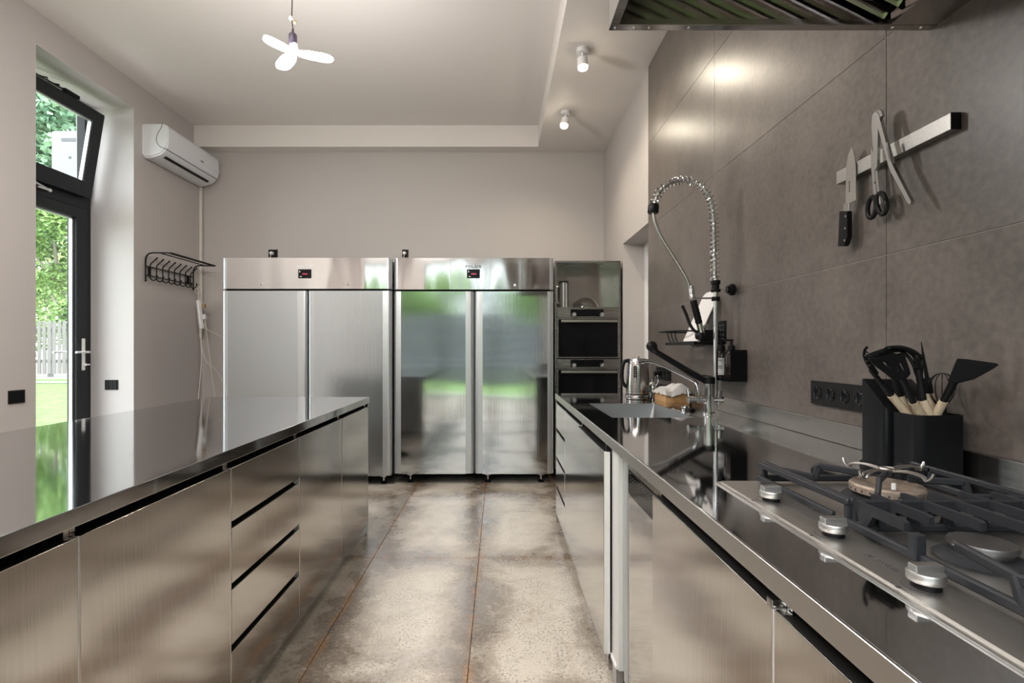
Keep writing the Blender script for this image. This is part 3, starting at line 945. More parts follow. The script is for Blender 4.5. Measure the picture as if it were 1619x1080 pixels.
unit('hob_cabinet', 'cabinet under the near half of the gas hob, cut by the picture edge', -1, rx, 1.14, .16, .747, [('door', DB, DT, .16, .747)])
hc = MB().box(rx - .001, rx + .045, .7475, .7635, DT - .003, DT + .012, .002).build('door_cap', 'chrome_soft', org=(rx, .75, DT))
hc.parent = [o for o in bpy.data.objects if o.name == 'hob_cabinet'][0]
hc.location = Vector((rx, .75, DT)) - ORG['hob_cabinet']
tag(MB().box(rx + .003, 1.13, 3.561, 3.575, .0, CTZ - .039, .001, 1).build('end_panel', 'steel_front', org=(.77, 3.57, 0)), 'steel end panel closing the wall run towards the ovens', 'panel')

# ------------------------------------------------------------------ refrigerators
def fridge(label, x0, x1, yf, zt, zb, seam, lab, panels, disp, locks, legs, skin):
    t = thing('double_refrigerator', label, 'refrigerator', ((x0 + x1) / 2, yf + .45, 0), 'double door steel refrigerators along the back wall')
    gap = 1.752
    MB().box(x0 + .012, x1 - .012, yf + .075, yf + .84, zb + .01, zt - .004, .01).build('cabinet_body', 'alu_dark', t)
    # head panel with rounded ends
    def prof(a, b, r, d):
        pts = [(a, yf + d)]
        for i in range(7):
            q = PI + PI / 2 * i / 6
            pts.append((a + r + r * math.cos(q), yf + r + r * math.sin(q)))
        for i in range(7):
            q = 1.5 * PI + PI / 2 * i / 6
            pts.append((b - r + r * math.cos(q), yf + r + r * math.sin(q)))
        pts.append((b, yf + d))
        return pts
    hd = MB().prism(prof(x0 + .035, x1 - .035, .004, .07), 'z', gap + .006, zt).build('head_panel', 'steel_head', t)
    for a, b in ((x0, x0 + .036), (x1 - .036, x1)):
        left = a == x0
        r = .033
        c = [(a, yf + .07), (a, yf + r)] if left else []
        pts = []
        if left:
            pts = [(b, yf + .07), (a, yf + .07)] + [(a + r + r * math.cos(PI + PI / 2 * i / 6), yf + r + r * math.sin(PI + PI / 2 * i / 6)) for i in range(7)] + [(b, yf)]
        else:
            pts = [(a, yf)] + [(b - r + r * math.cos(1.5 * PI + PI / 2 * i / 6), yf + r + r * math.sin(1.5 * PI + PI / 2 * i / 6)) for i in range(7)] + [(b, yf + .07), (a, yf + .07)]
        MB().prism(pts, 'z', gap + .006, zt - .0015).build('end_cap', 'alu_profile', hd)
    MB().box(x0 + .02, x1 - .02, yf + .03, yf + .08, gap - .008, gap + .008).build('gap_strip', 'dark_gap', t)
    # display and lettering
    dx, dz = disp
    ds = MB().box(dx - .058, dx + .058, yf - .006, yf + .004, dz - .04, dz + .04, .003).build('display', 'black_gloss', hd)
    MB().box(dx - .02, dx + .026, yf - .0075, yf - .005, dz - .008, dz + .004).build('digits', 'display_red', ds)
    MB().box(dx - .046, dx - .04, yf - .0075, yf - .005, dz + .012, dz + .028).box(dx - .042, dx - .025, yf - .0075, yf - .005, dz - .028, dz - .022).build('symbols', 'print_light', ds)
    text('lettering', 'POLAIR', .036, (dx, yf - .0008, dz + .062), (PI / 2, 0, 0), lab, hd, space=1.25)
    for lx in locks:
        lk = MB().cyl((lx, yf - .004, gap + .045), (lx, yf + .002, gap + .045), .011, 14).build('lock', 'chrome', hd)
        MB().box(lx - .002, lx + .002, yf - .006, yf - .003, gap + .039, gap + .051).build('key_slot', 'print_dark', lk)
    # doors
    edges = [(x0, seam - .004, panels[0]), (seam + .004, x1, panels[1])]
    for a, b, (p0, p1) in edges:
        r = .022
        d = MB().prism(rrect(p0, p1, zb, gap - .012, .004, 2), 'y', yf - .002, yf + .06).build('door', skin, t)
        for u, v, lf in ((a, p0, True), (p1, b, False)):
            rr = min(.03, abs(v - u) * .9)
            if lf:
                pts = [(v, yf + .07), (u, yf + .07)] + [(u + rr + rr * math.cos(PI + PI / 2 * i / 6), yf + rr + rr * math.sin(PI + PI / 2 * i / 6)) for i in range(7)] + [(v, yf)]
            else:
                pts = [(u, yf)] + [(v - rr + rr * math.cos(1.5 * PI + PI / 2 * i / 6), yf + rr + rr * math.sin(1.5 * PI + PI / 2 * i / 6)) for i in range(7)] + [(v, yf + .07), (u, yf + .07)]
            MB().prism(pts, 'z', zb + .004, gap - .012).build('edge_profile', 'alu_profile', d)
    for lx in legs:
        lg = MB().box(lx - .024, lx + .024, yf + .08, yf + .13, zb - .03, zb + .012, .003).cyl((lx, yf + .105, .02), (lx, yf + .105, zb - .02), .010, 10).build('leg', 'chrome_soft', t)
        MB().lathe([(.0, 0), (.026, 0), (.026, .012), (.014, .026), (0, .026)], (lx, yf + .105, .0), 14).build('rubber_foot', 'black_plastic', lg)
    return t
def fx(px, Y): return (px - 788) * Y / 800
Y1_ = 4.50; Y2_ = 4.55
F1 = fridge('double refrigerator behind the island, with pale lettering, standing nearest the garden door', fx(350.5, Y1_), fx(618.5, Y1_), Y1_, 2.033, .092, fx(486, Y1_), 'print_light',
            [(fx(360, Y1_), fx(470, Y1_)), (fx(496, Y1_), fx(605, Y1_))], (fx(482, Y1_), 1.23 + (550.5 - 433) * Y1_ / 800), [fx(413, Y1_), fx(550, Y1_)], [fx(375, Y1_), fx(480, Y1_), fx(603, Y1_)], 'steel_fridge_soft')
F2 = fridge('double refrigerator beside the ovens, with dark lettering and green reflections', fx(622, Y2_), fx(875.5, Y2_), Y2_, 2.041, .098, fx(750, Y2_), 'print_dark',
            [(fx(634, Y2_), fx(736, Y2_)), (fx(763, Y2_), fx(865.5, Y2_))], (fx(748.5, Y2_), 1.23 + (550.5 - 433) * Y2_ / 800), [fx(684, Y2_), fx(814, Y2_)], [fx(646, Y2_), fx(771, Y2_), fx(857, Y2_)], 'steel_fridge')

# ------------------------------------------------------------------ oven column
OX0, OX1, OY = .527, 1.140, 4.72
oc = thing('oven_column', 'tall steel cabinet column with an open niche above two built-in ovens', 'cabinet', ((OX0 + OX1) / 2, 5.0, 0))
NZ0, NZ1 = 1.612, 2.045
m = MB()
m.box(OX0, OX0 + .016, OY, 5.32, .1, NZ1)
m.box(OX1 - .016, OX1, OY, 5.32, .1, NZ1)
m.box(OX0 + .016, OX1 - .016, OY, 5.32, NZ1 - .016, NZ1)
m.box(OX0 + .016, OX1 - .016, OY, 5.32, NZ0 - .012, NZ0)
m.build('frame', 'steel_oven', oc)
MB().box(OX0 + .016, OX1 - .016, 5.16, 5.17, NZ0, NZ1 - .016).build('niche_back', 'steel_hood', oc)
MB().box(OX0 + .017, OX1 - .017, OY + .03, 5.3, .1, NZ0 - .013).build('carcass', 'dark_gap', oc)
MB().box(OX0 + .02, OX1 - .02, OY + .04, OY + .06, .0, .1).build('plinth', 'steel_oven', oc)
MB().box(OX0 + .017, OX1 - .017, OY - .002, OY + .02, .11, .64, .002).build('drawer', 'steel_oven', oc)
def oven(label, z1, z0):
    t = thing('oven', label, 'oven', ((OX0 + OX1) / 2, OY - .02, z0), 'built-in ovens in the tall column')
    a, b = OX0 + .018, OX1 - .018
    zc = z1 - .085
    MB().box(a, b, OY - .014, OY + .028, zc, z1, .002).build('fascia', 'steel_oven', t)
    kp = MB().box(.672, .978, OY - .016, OY, zc + .012, z1 - .006, .001, 1).build('control_panel', 'black_gloss', t)
    for kx in (.703, .962):
        k = MB().lathe([(.021, 0), (.021, .018), (.018, .022), (0, .022)], (kx, OY - .016, zc + .028), 20, d=(0, -1, 0)).build('knob', 'oven_steel_knob', t)
        MB().bar((kx - .011, OY - .039, zc + .018), (kx + .011, OY - .039, zc + .038), .005, .003, 0, up=(0, 1, 0)).build('pointer', 'print_light', k)
    d = MB().box(a, b, OY - .016, OY + .028, z0, zc - .003, .002).build('door', 'steel_oven', t)
    MB().box(a + .013, b - .013, OY - .0185, OY - .010, z0 + .012, zc - .014, .001, 1).build('glass', 'black_gloss', d)
    m = MB().box(a + .036, b - .022, OY - .052, OY - .036, zc - .045, zc - .022, .004)
    m.box(a + .06, a + .08, OY - .04, OY - .016, zc - .042, zc - .026).box(b - .07, b - .05, OY - .04, OY - .016, zc - .042, zc - .026)
    m.build('handle', 'bar_metal', d)
    return t
oven('upper black glass oven with two round knobs, under the open niche', 1.598, 1.137)
oven('lower black glass oven with two round knobs, beneath the other oven', 1.128, .655)
ju = thing('steel_jug', 'tall polished steel jug standing in the niche above the ovens', 'jug', (.622, 4.9, NZ0))
MB().lathe([(.0, 0), (.05, 0), (.05, .24), (.046, .245), (.046, .25), (0, .25)], (.632, 4.9, NZ0), 20).build('body', 'chrome_soft', ju)
MB().tube(smooth_path([(.585, 4.88, NZ0 + .21), (.562, 4.87, NZ0 + .2), (.562, 4.87, NZ0 + .07), (.585, 4.88, NZ0 + .05)], 4), .008, 8).build('handle', 'chrome_soft', ju)
MB().lathe([(.047, 0), (.047, .012), (.0, .016)], (.632, 4.9, NZ0 + .25), 20).build('lid', 'black_plastic', ju)
MB().prism([(-.12, 0), (-.12, .03), (-.115, .055), (-.10, .075), (-.06, .095), (-.02, .103), (.02, .103), (.06, .095), (.10, .075), (.115, .055), (.12, .03), (.12, 0)], 'y', 0, .001).bm.free()
gd = thing('glass_cloche', 'low clear glass dome on the niche floor above the ovens', 'cloche', (.845, 4.93, NZ0))
pr = [(.125 * math.cos(a * PI / 16), .105 * math.sin(a * PI / 16)) for a in range(9)]
MB().lathe(pr[:-1] + [(0, .105)], (.845, 4.93, NZ0 + .004), 28).build('dome', 'dome_glass', gd)
MB().lathe([(.122, 0), (.128, 0), (.128, .006), (.122, .006)], (.845, 4.93, NZ0), 28).build('rim', 'chrome_soft', gd)

# ------------------------------------------------------------------ ceiling spots and pendant lamp
def spot(label, p, aim, power):
    t = thing('ceiling_spotlight', label, 'spotlight', p, 'white spotlights on the ceiling soffit')
    P = Vector(p); A = Vector(aim).normalized()
    MB().lathe([(.0, 0), (.041, 0), (.043, -.006), (.043, -.028), (.040, -.03), (0, -.03)], P, 24).build('base', 'white_plastic', t)
    MB().cyl(P + Vector((0, 0, -.03)), P + Vector((0, 0, -.075)), .009, 12).build('stem', 'white_plastic', t)
    q = P + Vector((0, 0, -.075)) - A * .008
    MB().lathe([(.0, 0), (.036, 0), (.038, .004), (.038, .03), (0.037, .031), (0.037, .033), (.038, .034), (.038, .06), (.034, .06), (.034, .058), (0, .058)], q, 24, d=A).build('lamp_head', 'white_plastic', t)
    MB().lathe([(.030, .0585), (.034, .062), (.033, .078), (.02, .086), (0, .088)], q, 20, d=A).build('bulb', 'spot_bulb', t)
    l = bpy.data.lights.new('spot_lamp', 'SPOT'); l.energy = power; l.color = (1, .88, .70); l.spot_size = math.radians(165); l.spot_blend = .8; l.shadow_soft_size = .03
    lo = bpy.data.objects.new('spot_lamp', l); COL.objects.link(lo); lo.parent = t
    lo.location = q + A * .10 - P
    lo.rotation_euler = (-A).to_track_quat('Z', 'Y').to_euler()
    return t
spot('white ceiling spotlight nearer the hood, over the wall worktop', (.61, 3.67, CS), (.05, 0, -1), 20)
spot('white ceiling spotlight tilted, nearer the back wall corner', (.615, 4.64, CS), (-.25, -.1, -1), 20)
pl = thing('pendant_lamp', 'three-bladed white folding lamp glowing on a thin cord', 'lamp', W(462, 75, 2.67))
Lp = W(462, 75, 2.67)
pc = [(Lp.x, 2.67, CT), (Lp.x + .003, 2.67, 3.3), W(461.5, 20, 2.67), W(460.5, 27, 2.67), W(463.5, 46, 2.67)]
MB().tube(smooth_path(pc, 4), .0028, 6).build('cord', 'black_plastic', pl)
MB().ball(W(460, 29, 2.67), .011, sz=1.2).build('wire_connector', 'white_plastic', pl)
MB().ball(W(466, 35, 2.67), .010).build('cork_stop', 'cork', pl)
MB().lathe([(.0, .0), (.005, 0), (.007, -.018), (.018, -.027), (.021, -.035), (.021, -.083), (.019, -.086), (0, -.086)], W(463, 46, 2.67), 20).build('lamp_holder', 'socket_violet', pl)
hub = W(464.5, 83, 2.67)
MB().lathe([(.0, .045), (.019, .045), (.022, .02), (.027, .0), (.0, -.006)], hub, 18).build('hub', 'white_plastic', pl)
def blade(tip, wdir, w):
    tip = Vector(tip); base = hub + (tip - hub) * .12
    ax = (tip - base); ln = ax.length; ax.normalize()
    wv = Vector(wdir); wv = (wv - ax * wv.dot(ax)).normalized()
    nv = ax.cross(wv).normalized()
    pts = [(0, -.6), (.3, -.95), (.6, -1), (.82, -.95), (.94, -.7), (1, -.3), (1, .3), (.94, .7), (.82, .95), (.6, 1), (.3, .95), (0, .6)]
    m = MB().plate([base + ax * ln * u + wv * w * v - nv * .006 for u, v in pts], nv * .012)
    return m.build('lamp_blade', 'lamp_blade', pl)
blade(W(416, 59, 2.58), (.25, 1, -.35), .022)
blade(W(526, 94, 2.62), (.1, 1, -.55), .022)
blade(W(444, 108, 2.50), (1, .25, -.1), .036)
pn = bpy.data.lights.new('pendant_glow', 'POINT'); pn.energy = 45; pn.color = (1, .97, .93); pn.shadow_soft_size = .12
po = bpy.data.objects.new('pendant_glow', pn); COL.objects.link(po); po.parent = pl; po.location = (0.01, 0, -.17)

# ------------------------------------------------------------------ hood over the hob
HZ, HX0, HX1, HY1, HY0 = 2.08, .295, 1.154, 1.352, -.05
hd = thing('extractor_hood', 'large steel extractor hood with baffle filters above the gas hob', 'extractor hood', (.72, .65, HZ))
m = MB()
m.box(HX0, HX0 + .0015, HY0, HY1, HZ, 2.55)
m.box(HX0, HX1, HY1 - .0015, HY1, HZ, 2.55)
m.box(HX0, HX1, HY0, HY0 + .0015, HZ, 2.55)
m.box(HX0, HX1, HY0, HY1, 2.55, 2.56)
m.build('canopy', 'steel_mirror', hd)
m = MB()
m.box(HX0, HX0 + .022, HY0, HY1, HZ - .001, HZ + .001)
m.box(HX0 + .0015, HX0 + .003, HY0, HY1, HZ, HZ + .02)
m.box(HX0 + .020, HX0 + .022, HY0, HY1 - .02, HZ, HZ + .018)
m.box(HX0 + .022, HX1, HY1 - .022, HY1, HZ - .001, HZ + .001)
m.box(HX0 + .022, HX1, HY1 - .024, HY1 - .022, HZ, HZ + .014)
m.build('rim', 'steel_hood', hd)
m = MB()
for i, x in enumerate((.31, .36, .40, .505, 1.045, 1.12)):
    m.ball((x, HY1 - .011, HZ - .001), .005, sz=.5)
m.build('rivet', 'chrome', hd)
m = MB().prism([(1.03, HZ), (HX1, HZ), (HX1, HZ + .003), (1.034, HZ + .003), (1.034, HZ + .05), (1.03, HZ + .05)], 'y', HY0, HY1 - .024)
m.build('drip_tray', 'steel_hood', hd)
slat = None
for i in range(28):
    y = HY1 - .03 - .048 * i
    if slat is None:
        m = MB()
        p0, p1 = Vector((.325, 0, 2.46)), Vector((1.025, 0, 2.11))
        pts = [(-.018, -.01), (-.014, .010), (.014, .010), (.018, -.01), (.011, .003), (-.011, .003)]
        ax = (p1 - p0).normalized(); nv = Vector((-ax.z, 0, ax.x)) * -1
        a = [p0 + Vector((0, u, 0)) - nv * v for u, v in pts]
        m.plate(a, p1 - p0)
        o = m.build('baffle', 'steel_baffle')
        slat = o.data
    else:
        o = bpy.data.objects.new('baffle', slat); COL.objects.link(o)
    o.parent = hd
    o.location = Vector((0, y - .0, 0)) - ORG[hd.name]
MB().bar((.32, .65, 2.485), (1.03, .65, 2.135), 1.36, .004).build('filter_back', 'dark_gap', hd)

# ------------------------------------------------------------------ magnetic knife strip with knife, shears, tongs
TX = 1.1543
ks = thing('knife_strip', 'worn steel magnetic strip fixed level on the tiled wall', 'knife strip', (TX, 1.47, 1.80))
zk = 1.797
MB().box(TX - .026, TX, 1.262, 1.69, zk - .021, zk + .021, .0015).build('bar', 'bar_metal', ks)
MB().box(TX - .0265, TX - .001, 1.2605, 1.2625, zk - .021, zk + .021).build('end_cap', 'black_plastic', ks)
xs_ = TX - .028
kn = thing('chef_knife', 'broad steel chef knife with a riveted black handle, hanging on the strip', 'knife', (xs_, 1.67, 1.58))
def wp(lst, X): return [Wx(px, py, X) for px, py in lst]
bl = wp([(1348, 231), (1352, 247), (1354, 262), (1354.5, 316), (1344, 321), (1344, 333), (1337.5, 333), (1338, 300), (1339, 262), (1342, 245)], xs_)
MB().plate(bl, (-.0022, 0, 0)).build('blade', 'blade_metal', kn)
MB().plate(wp([(1344.5, 322), (1344.3, 335), (1337.3, 333.5), (1337.6, 322)], xs_ + .003), (-.008, 0, 0)).build('bolster', 'chrome_soft', kn)
hn = MB().plate(wp([(1347, 334), (1347.5, 374), (1344, 385), (1341, 389.5), (1332.5, 389.5), (1335, 334)], xs_ + .006), (-.016, 0, 0)).build('handle', 'black_plastic', kn)
for px, py in ((1337.5, 342), (1336.7, 361), (1335.8, 380)):
    p = Wx(px, py, xs_ - .010)
    MB().cyl(p, p + Vector((-.0015, 0, 0)), .0035, 10).build('rivet', 'chrome', hn)
m = MB()
for i in range(4):
    p = Wx(1342.7, 288 + 4.6 * i, xs_ - .0022)
    m.box(p.x - .0004, p.x + .0002, p.y - .0035, p.y + .003, p.z - .0035, p.z - .0005).box(p.x - .0004, p.x + .0002, p.y - .002, p.y + .0005, p.z - .002, p.z + .004)
m.build('engraving', 'print_dark', kn)
sc = thing('kitchen_shears', 'kitchen shears with black ring handles, hanging beside the chef knife', 'scissors', (xs_, 1.55, 1.6))
MB().plate(wp([(1379, 231), (1382, 245), (1384, 275), (1387, 307), (1382, 308), (1380, 285), (1378, 262), (1378, 240)], xs_), (-.002, 0, 0)).build('blade', 'chrome_soft', sc)
MB().plate(wp([(1384, 250), (1388, 270), (1394, 322), (1391.5, 324), (1388, 305), (1385, 280)], xs_ - .003), (-.002, 0, 0)).build('blade', 'chrome_soft', sc)
p = Wx(1383.3, 289, xs_ - .003); MB().cyl(p, p + Vector((-.004, 0, 0)), .004, 10).build('pivot', 'chrome', sc)
def ringpath(cx, cy, rx_, ry_, X, tilt=0):
    out = []
    for i in range(20):
        a = 2 * PI * i / 20
        u, v = rx_ * math.cos(a), ry_ * math.sin(a)
        out.append(Wx(cx + u * math.cos(tilt) - v * math.sin(tilt), cy + u * math.sin(tilt) + v * math.cos(tilt), X))
    return out
MB().tube(ringpath(1378.5, 328, 6.5, 17, xs_ - .004, .12), .0068, 8, True).build('ring_handle', 'black_plastic', sc)
MB().tube(ringpath(1394, 322, 7.5, 17, xs_ - .004, -.12), .0068, 8, True).build('ring_handle', 'black_plastic', sc)
tg = thing('kitchen_tongs', 'open steel kitchen tongs hanging from the strip by their hinge end', 'tongs', (xs_, 1.5, 1.7))
X2 = xs_ - .012
MB().plate(wp([(1383, 183), (1387, 177), (1392, 177), (1392.5, 200), (1391, 262), (1388, 270), (1386, 262), (1382, 200)], X2), (-.008, 0, 0)).build('arm', 'chrome_soft', tg)
MB().plate(wp([(1388, 177), (1394, 180), (1407, 228), (1417, 262), (1446, 318), (1444.5, 324), (1440, 320), (1414, 272), (1410, 262), (1399, 222), (1390, 190)], X2 - .003), (-.010, 0, 0)).build('arm', 'chrome_soft', tg)
MB().tube(wp([(1384, 184), (1386.5, 177.5), (1390, 176), (1393, 178), (1395, 185)], X2 - .006), .006, 8).build('hinge', 'chrome_soft', tg)
MB().plate(wp([(1405, 224), (1412, 258), (1407, 250), (1402, 228)], X2 - .014), (-.004, 0, 0)).build('lock_pin', 'chrome', tg)

# ------------------------------------------------------------------ sockets
def socket_row(name, label, n, y0, zc, X=1.1545, group=None):
    t = thing(name, label, 'socket', (X, y0 + .0355 * n, zc), group)
    MB().box(X - .010, X, y0, y0 + .071 * n + .01, zc - .042, zc + .042, .0015).build('cover_plate', 'black_matt', t)
    for i in range(n):
        y = y0 + .0405 + .071 * i
        if i: MB().box(X - .0103, X - .009, y - .036, y - .035, zc - .041, zc + .041).build('joint', 'dark_gap', t)
        s_ = MB().lathe([(.021, .001), (.0225, .002), (.0225, 0), (.0195, -.006), (0, -.006)], (X - .010, y, zc), 20, d=(-1, 0, 0)).build('outlet', 'black_gloss', t)
        MB().cyl((X - .004, y - .009, zc), (X - .0105, y - .009, zc), .0025, 8).cyl((X - .004, y + .009, zc), (X - .0105, y + .009, zc), .0025, 8).box(X - .013, X - .010, y - .003, y + .003, zc - .022, zc - .017).box(X - .013, X - .010, y - .003, y + .003, zc + .017, zc + .022).build('contact', 'socket_brass', s_)
    return t
socket_row('wall_socket', 'row of black wall sockets above the worktop beside the utensil holder', 5, 1.49, 1.07)
s2 = socket_row('wall_socket', 'row of black wall sockets behind the electric kettle', 4, 3.38, 1.052)
pg = thing('power_plug', 'black plug with a hanging cord in the socket behind the kettle', 'plug', (1.12, 3.62, 1.05))
MB().lathe([(.0, 0), (.02, 0), (.022, .02), (.016, .036), (0, .038)], (1.143, 3.60, 1.052), 14, d=(-1, 0, 0)).build('plug_body', 'black_plastic', pg)
MB().tube(smooth_path([(1.115, 3.60, 1.05), (1.10, 3.59, 1.0), (1.09, 3.57, .93), (1.06, 3.53, .914), (1.0, 3.47, .914), (.96, 3.44, .914)], 6), .0035, 6).build('cord', 'black_plastic', pg)
def switch(label, c, nrm, w=.116, hh=.088):
    c = Vector(c)
    t = thing('wall_switch', label, 'switch', c)
    if nrm == 'x': MB().box(c.x, c.x + .009, c.y - w / 2, c.y + w / 2, c.z - hh / 2, c.z + hh / 2, .0015).build('cover_plate', 'black_matt', t)
    else: MB().box(c.x - w / 2, c.x + w / 2, c.y - .009, c.y, c.z - hh / 2, c.z + hh / 2, .0015).build('cover_plate', 'black_matt', t)
    for s_ in (-1, 0, 1):
        o = s_ * w * .3
        if nrm == 'x': MB().box(c.x + .008, c.x + .0125, c.y + o - w * .14, c.y + o + w * .14, c.z - hh * .42, c.z + hh * .42, .001).build('rocker', 'black_satin', t)
        else: MB().box(c.x + o - w * .14, c.x + o + w * .14, c.y - .0125, c.y - .008, c.z - hh * .42, c.z + hh * .42, .001).build('rocker', 'black_satin', t)
switch('black wall switch on the wall at the near side of the garden door', (XL, 3.44, .90), 'x')
switch('black wall switch inside the bright door recess', (-3.477, DY1 - .004, .90), 'y', .115, .088)
def backsock(px, label, n):
    p = W(px, 402, YB)
    w = .04 * n + .01
    t = thing('wall_socket', label, 'socket', (p.x, YB, p.z))
    MB().box(p.x - w, p.x + w, YB - .01, YB, p.z - .035, p.z + .05, .002).build('cover_plate', 'black_matt', t)
    MB().lathe([(.0, 0), (.02, 0), (.02, .03), (.014, .045), (0, .047)], (p.x - .005, YB - .01, p.z + .005), 14, d=(0, -1, 0)).build('plug', 'white_plastic', t)
    MB().tube(smooth_path([(p.x - .005, YB - .045, p.z), (p.x - .005, YB - .06, p.z - .05), (p.x - .01, YB - .05, p.z - .2)], 4), .004, 6).build('cord', 'cable_white', t)
backsock(432, 'black wall socket with a white plug, above the refrigerator by the garden door', 1)
backsock(641, 'black wall socket with a white plug, above the refrigerator by the ovens', .6)

# ------------------------------------------------------------------ indoor air conditioner
ay0, ay1 = 4.66, 5.52
ac = thing('air_conditioner', 'white wall air conditioner high in the corner above the coat rack', 'air conditioner', (XL, 5.08, 2.98))
prof = [(XL, 3.30), (XL + .19, 3.30), (XL + .222, 3.285), (XL + .235, 3.25), (XL + .236, 3.14), (XL + .228, 3.09), (XL + .20, 3.045), (XL + .16, 3.015), (XL + .08, 2.99), (XL + .02, 2.985), (XL, 3.0)]
m = MB().prism(prof, 'y', ay0, ay1)
bmesh.ops.bevel(m.bm, geom=[e for e in m.bm.edges if abs(e.verts[0].co.y - e.verts[1].co.y) < 1e-6 and max(e.verts[0].co.x, e.verts[1].co.x) > XL + .01], offset=.014, segments=3, affect='EDGES')
m.build('housing', 'ac_white', ac, sharp=50)
# seam line around the front cover and along the flap
sl = [(XL + .185, 3.302), (XL + .175, 3.26), (XL + .145, 3.21), (XL + .13, 3.16), (XL + .14, 3.115), (XL + .175, 3.08), (XL + .217, 3.066)]
m = MB().tube(smooth_path([(x, ay0 - .0005, z) for x, z in sl], 4), .0028, 6)
m.tube([(XL + .2165, ay0 + .004, 3.066), (XL + .2165, ay1 - .004, 3.066)], .0032, 6)
m.build('seam', 'grey_line', ac)
MB().box(XL + .15, XL + .175, ay0 + .07, ay1 - .10, 3.007, 3.022).build('air_outlet', 'black_matt', ac)
text('lettering', 'aux', .035, (XL + .2368, 5.20, 3.15), (PI / 2, 0, PI / 2), 'grey_line', ac)
tag(MB().box(XL, XL + .026, 5.545, 5.571, 1.35, 3.0, .004).build('pipe_cover', 'cable_white', org=(XL, 5.56, 1.35)), 'narrow white pipe cover running down the wall corner below the air conditioner', 'pipe cover')

# ------------------------------------------------------------------ coat rack
cr = thing('coat_rack', 'black wire coat rack with a hat shelf on the wall beside the refrigerator', 'coat rack', (XL, 5.05, 1.86))
wy0, wy1 = 4.67, 5.40
XW = XL + .025
for y in (wy0, wy1):
    MB().tube(smooth_path([(XW, y, 1.855), (XW, y, 1.95), (XW, y, 2.04), (XW + .012, y, 2.085), (XW + .05, y, 2.108), (XW + .12, y, 2.11), (XW + .235, y, 2.108)], 5), .0068, 8).ball((XW, y, 1.855), .010).build('side_bracket', 'black_plastic', cr)
for x in (XW + .125, XW + .2, XW + .235):
    MB().tube([(x, wy0 - .003, 2.11), (x, wy1 + .003, 2.11)], .0055, 8).build('shelf_rod', 'black_plastic', cr)
for z in (1.988, 1.905):
    MB().tube([(XW, wy0 - .004, z), (XW, wy1 + .004, z)], .006, 8).build('cross_bar', 'black_plastic', cr)
for y in (4.74, 5.33):
    MB().box(XL, XL + .022, y - .008, y + .008, 1.905, 1.988).build('mount', 'black_plastic', cr)
hm = None
for i in range(8):
    y = wy0 + .055 + .0885 * i
    if hm is None:
        pts = [(XW + .065, 0, 2.068), (XW + .04, 0, 2.045), (XW + .01, 0, 2.018), (XW + .004, 0, 1.99), (XW + .004, 0, 1.91), (XW + .01, 0, 1.875), (XW + .035, 0, 1.862), (XW + .06, 0, 1.875), (XW + .068, 0, 1.905)]
        m = MB().tube(smooth_path(pts, 4), .0052, 6).ball((XW + .067, 0, 2.07), .0085).ball((XW + .068, 0, 1.905), .0085)
        o = m.build('hook', 'black_plastic'); hm = o.data
    else:
        o = bpy.data.objects.new('hook', hm); COL.objects.link(o)
    o.parent = cr
    o.location = Vector((0, y, 0)) - ORG[cr.name]
ps = thing('power_strip', 'white power strip hanging by its cord from the coat rack', 'power strip', (-3.17, 5.35, 1.45))
def S(px, py): return W(px, py, 5.40)
a, b = S(313.5, 475), S(319, 520)
MB().bar(a, b, .042, .03, .005, up=(1, -.3, 0)).build('strip_body', 'white_plastic', ps)
MB().box(S(322, 0).x, S(324.5, 0).x + .012, 5.375, 5.41, S(0, 505).z, S(0, 497).z, .003).build('plug', 'white_plastic', ps)
MB().box(S(321, 0).x, S(324.5, 0).x + .006, 5.375, 5.41, S(0, 487).z, S(0, 481).z, .003).build('rocker_switch', 'cork', ps)
loop = [S(313.5 + 5.5 * math.sin(t * .55), 459 - 5 * math.cos(t * .55)) for t in range(12)]
MB().tube(smooth_path([S(314, 475), S(313.5, 463)] + loop, 3), .004, 6).build('cord_loop', 'cable_white', ps)
MB().tube(smooth_path([S(316, 520), S(318, 545), S(318.5, 570), S(316.5, 600), S(313.5, 632), S(312, 670)], 5), .0042, 6).build('cord', 'cable_white', ps)
MB().tube(smooth_path([S(323.5, 500), S(327, 530), S(331, 560), S(335, 595), S(340, 625), S(345, 670)], 5), .0042, 6).build('cord', 'cable_white', ps)
MB().tube(smooth_path([S(322.5, 512), S(329, 522), S(342, 528), S(353, 534), S(362, 540)], 5), .0036, 6).build('cord', 'cable_white', ps)
MB().tube(smooth_path([S(318, 521), S(319, 550), S(326, 571), S(336, 580), S(345, 590), S(352, 604)], 5), .0036, 6).build('cord', 'cable_white', ps)

# ------------------------------------------------------------------ pre-rinse tap
tp = thing('spray_tap', 'chrome pre-rinse spray tap with a spring neck beside the sink', 'tap', (W(1121, 0, 2.45).x, 2.45, CTZ))
def F(px, py, dy=0): return W(px, py, 2.45 + dy)
bx_ = F(1121, 0).x
rp = F(1131.5, 0).x
m = MB().lathe([(.0, 0), (.032, 0), (.032, .008), (.024, .012), (.024, F(0, 606).z - CTZ), (0, F(0, 606).z - CTZ)], (bx_, 2.45, CTZ), 24)
m.build('column', 'chrome', tp)
MB().lathe([(.0, 0), (.026, 0), (.027, .004), (.027, .03), (.022, .034), (0, .034)], (bx_, 2.45, F(0, 606.5).z), 24).build('lever_cap', 'black_plastic', tp)
lv = smooth_path([F(1114, 601), F(1090, 588), F(1060, 570), F(1040, 558), F(1036, 555)], 4)
m = MB().tube(lv, [.016 - .0002 * i for i in range(len(lv))], 10).ball(F(1030.5, 547.5), .026, sx=1.05, sy=.7, sz=1.0).tube([F(1036, 555), F(1031, 549)], .018, 10)
m.build('lever', 'black_plastic', tp)
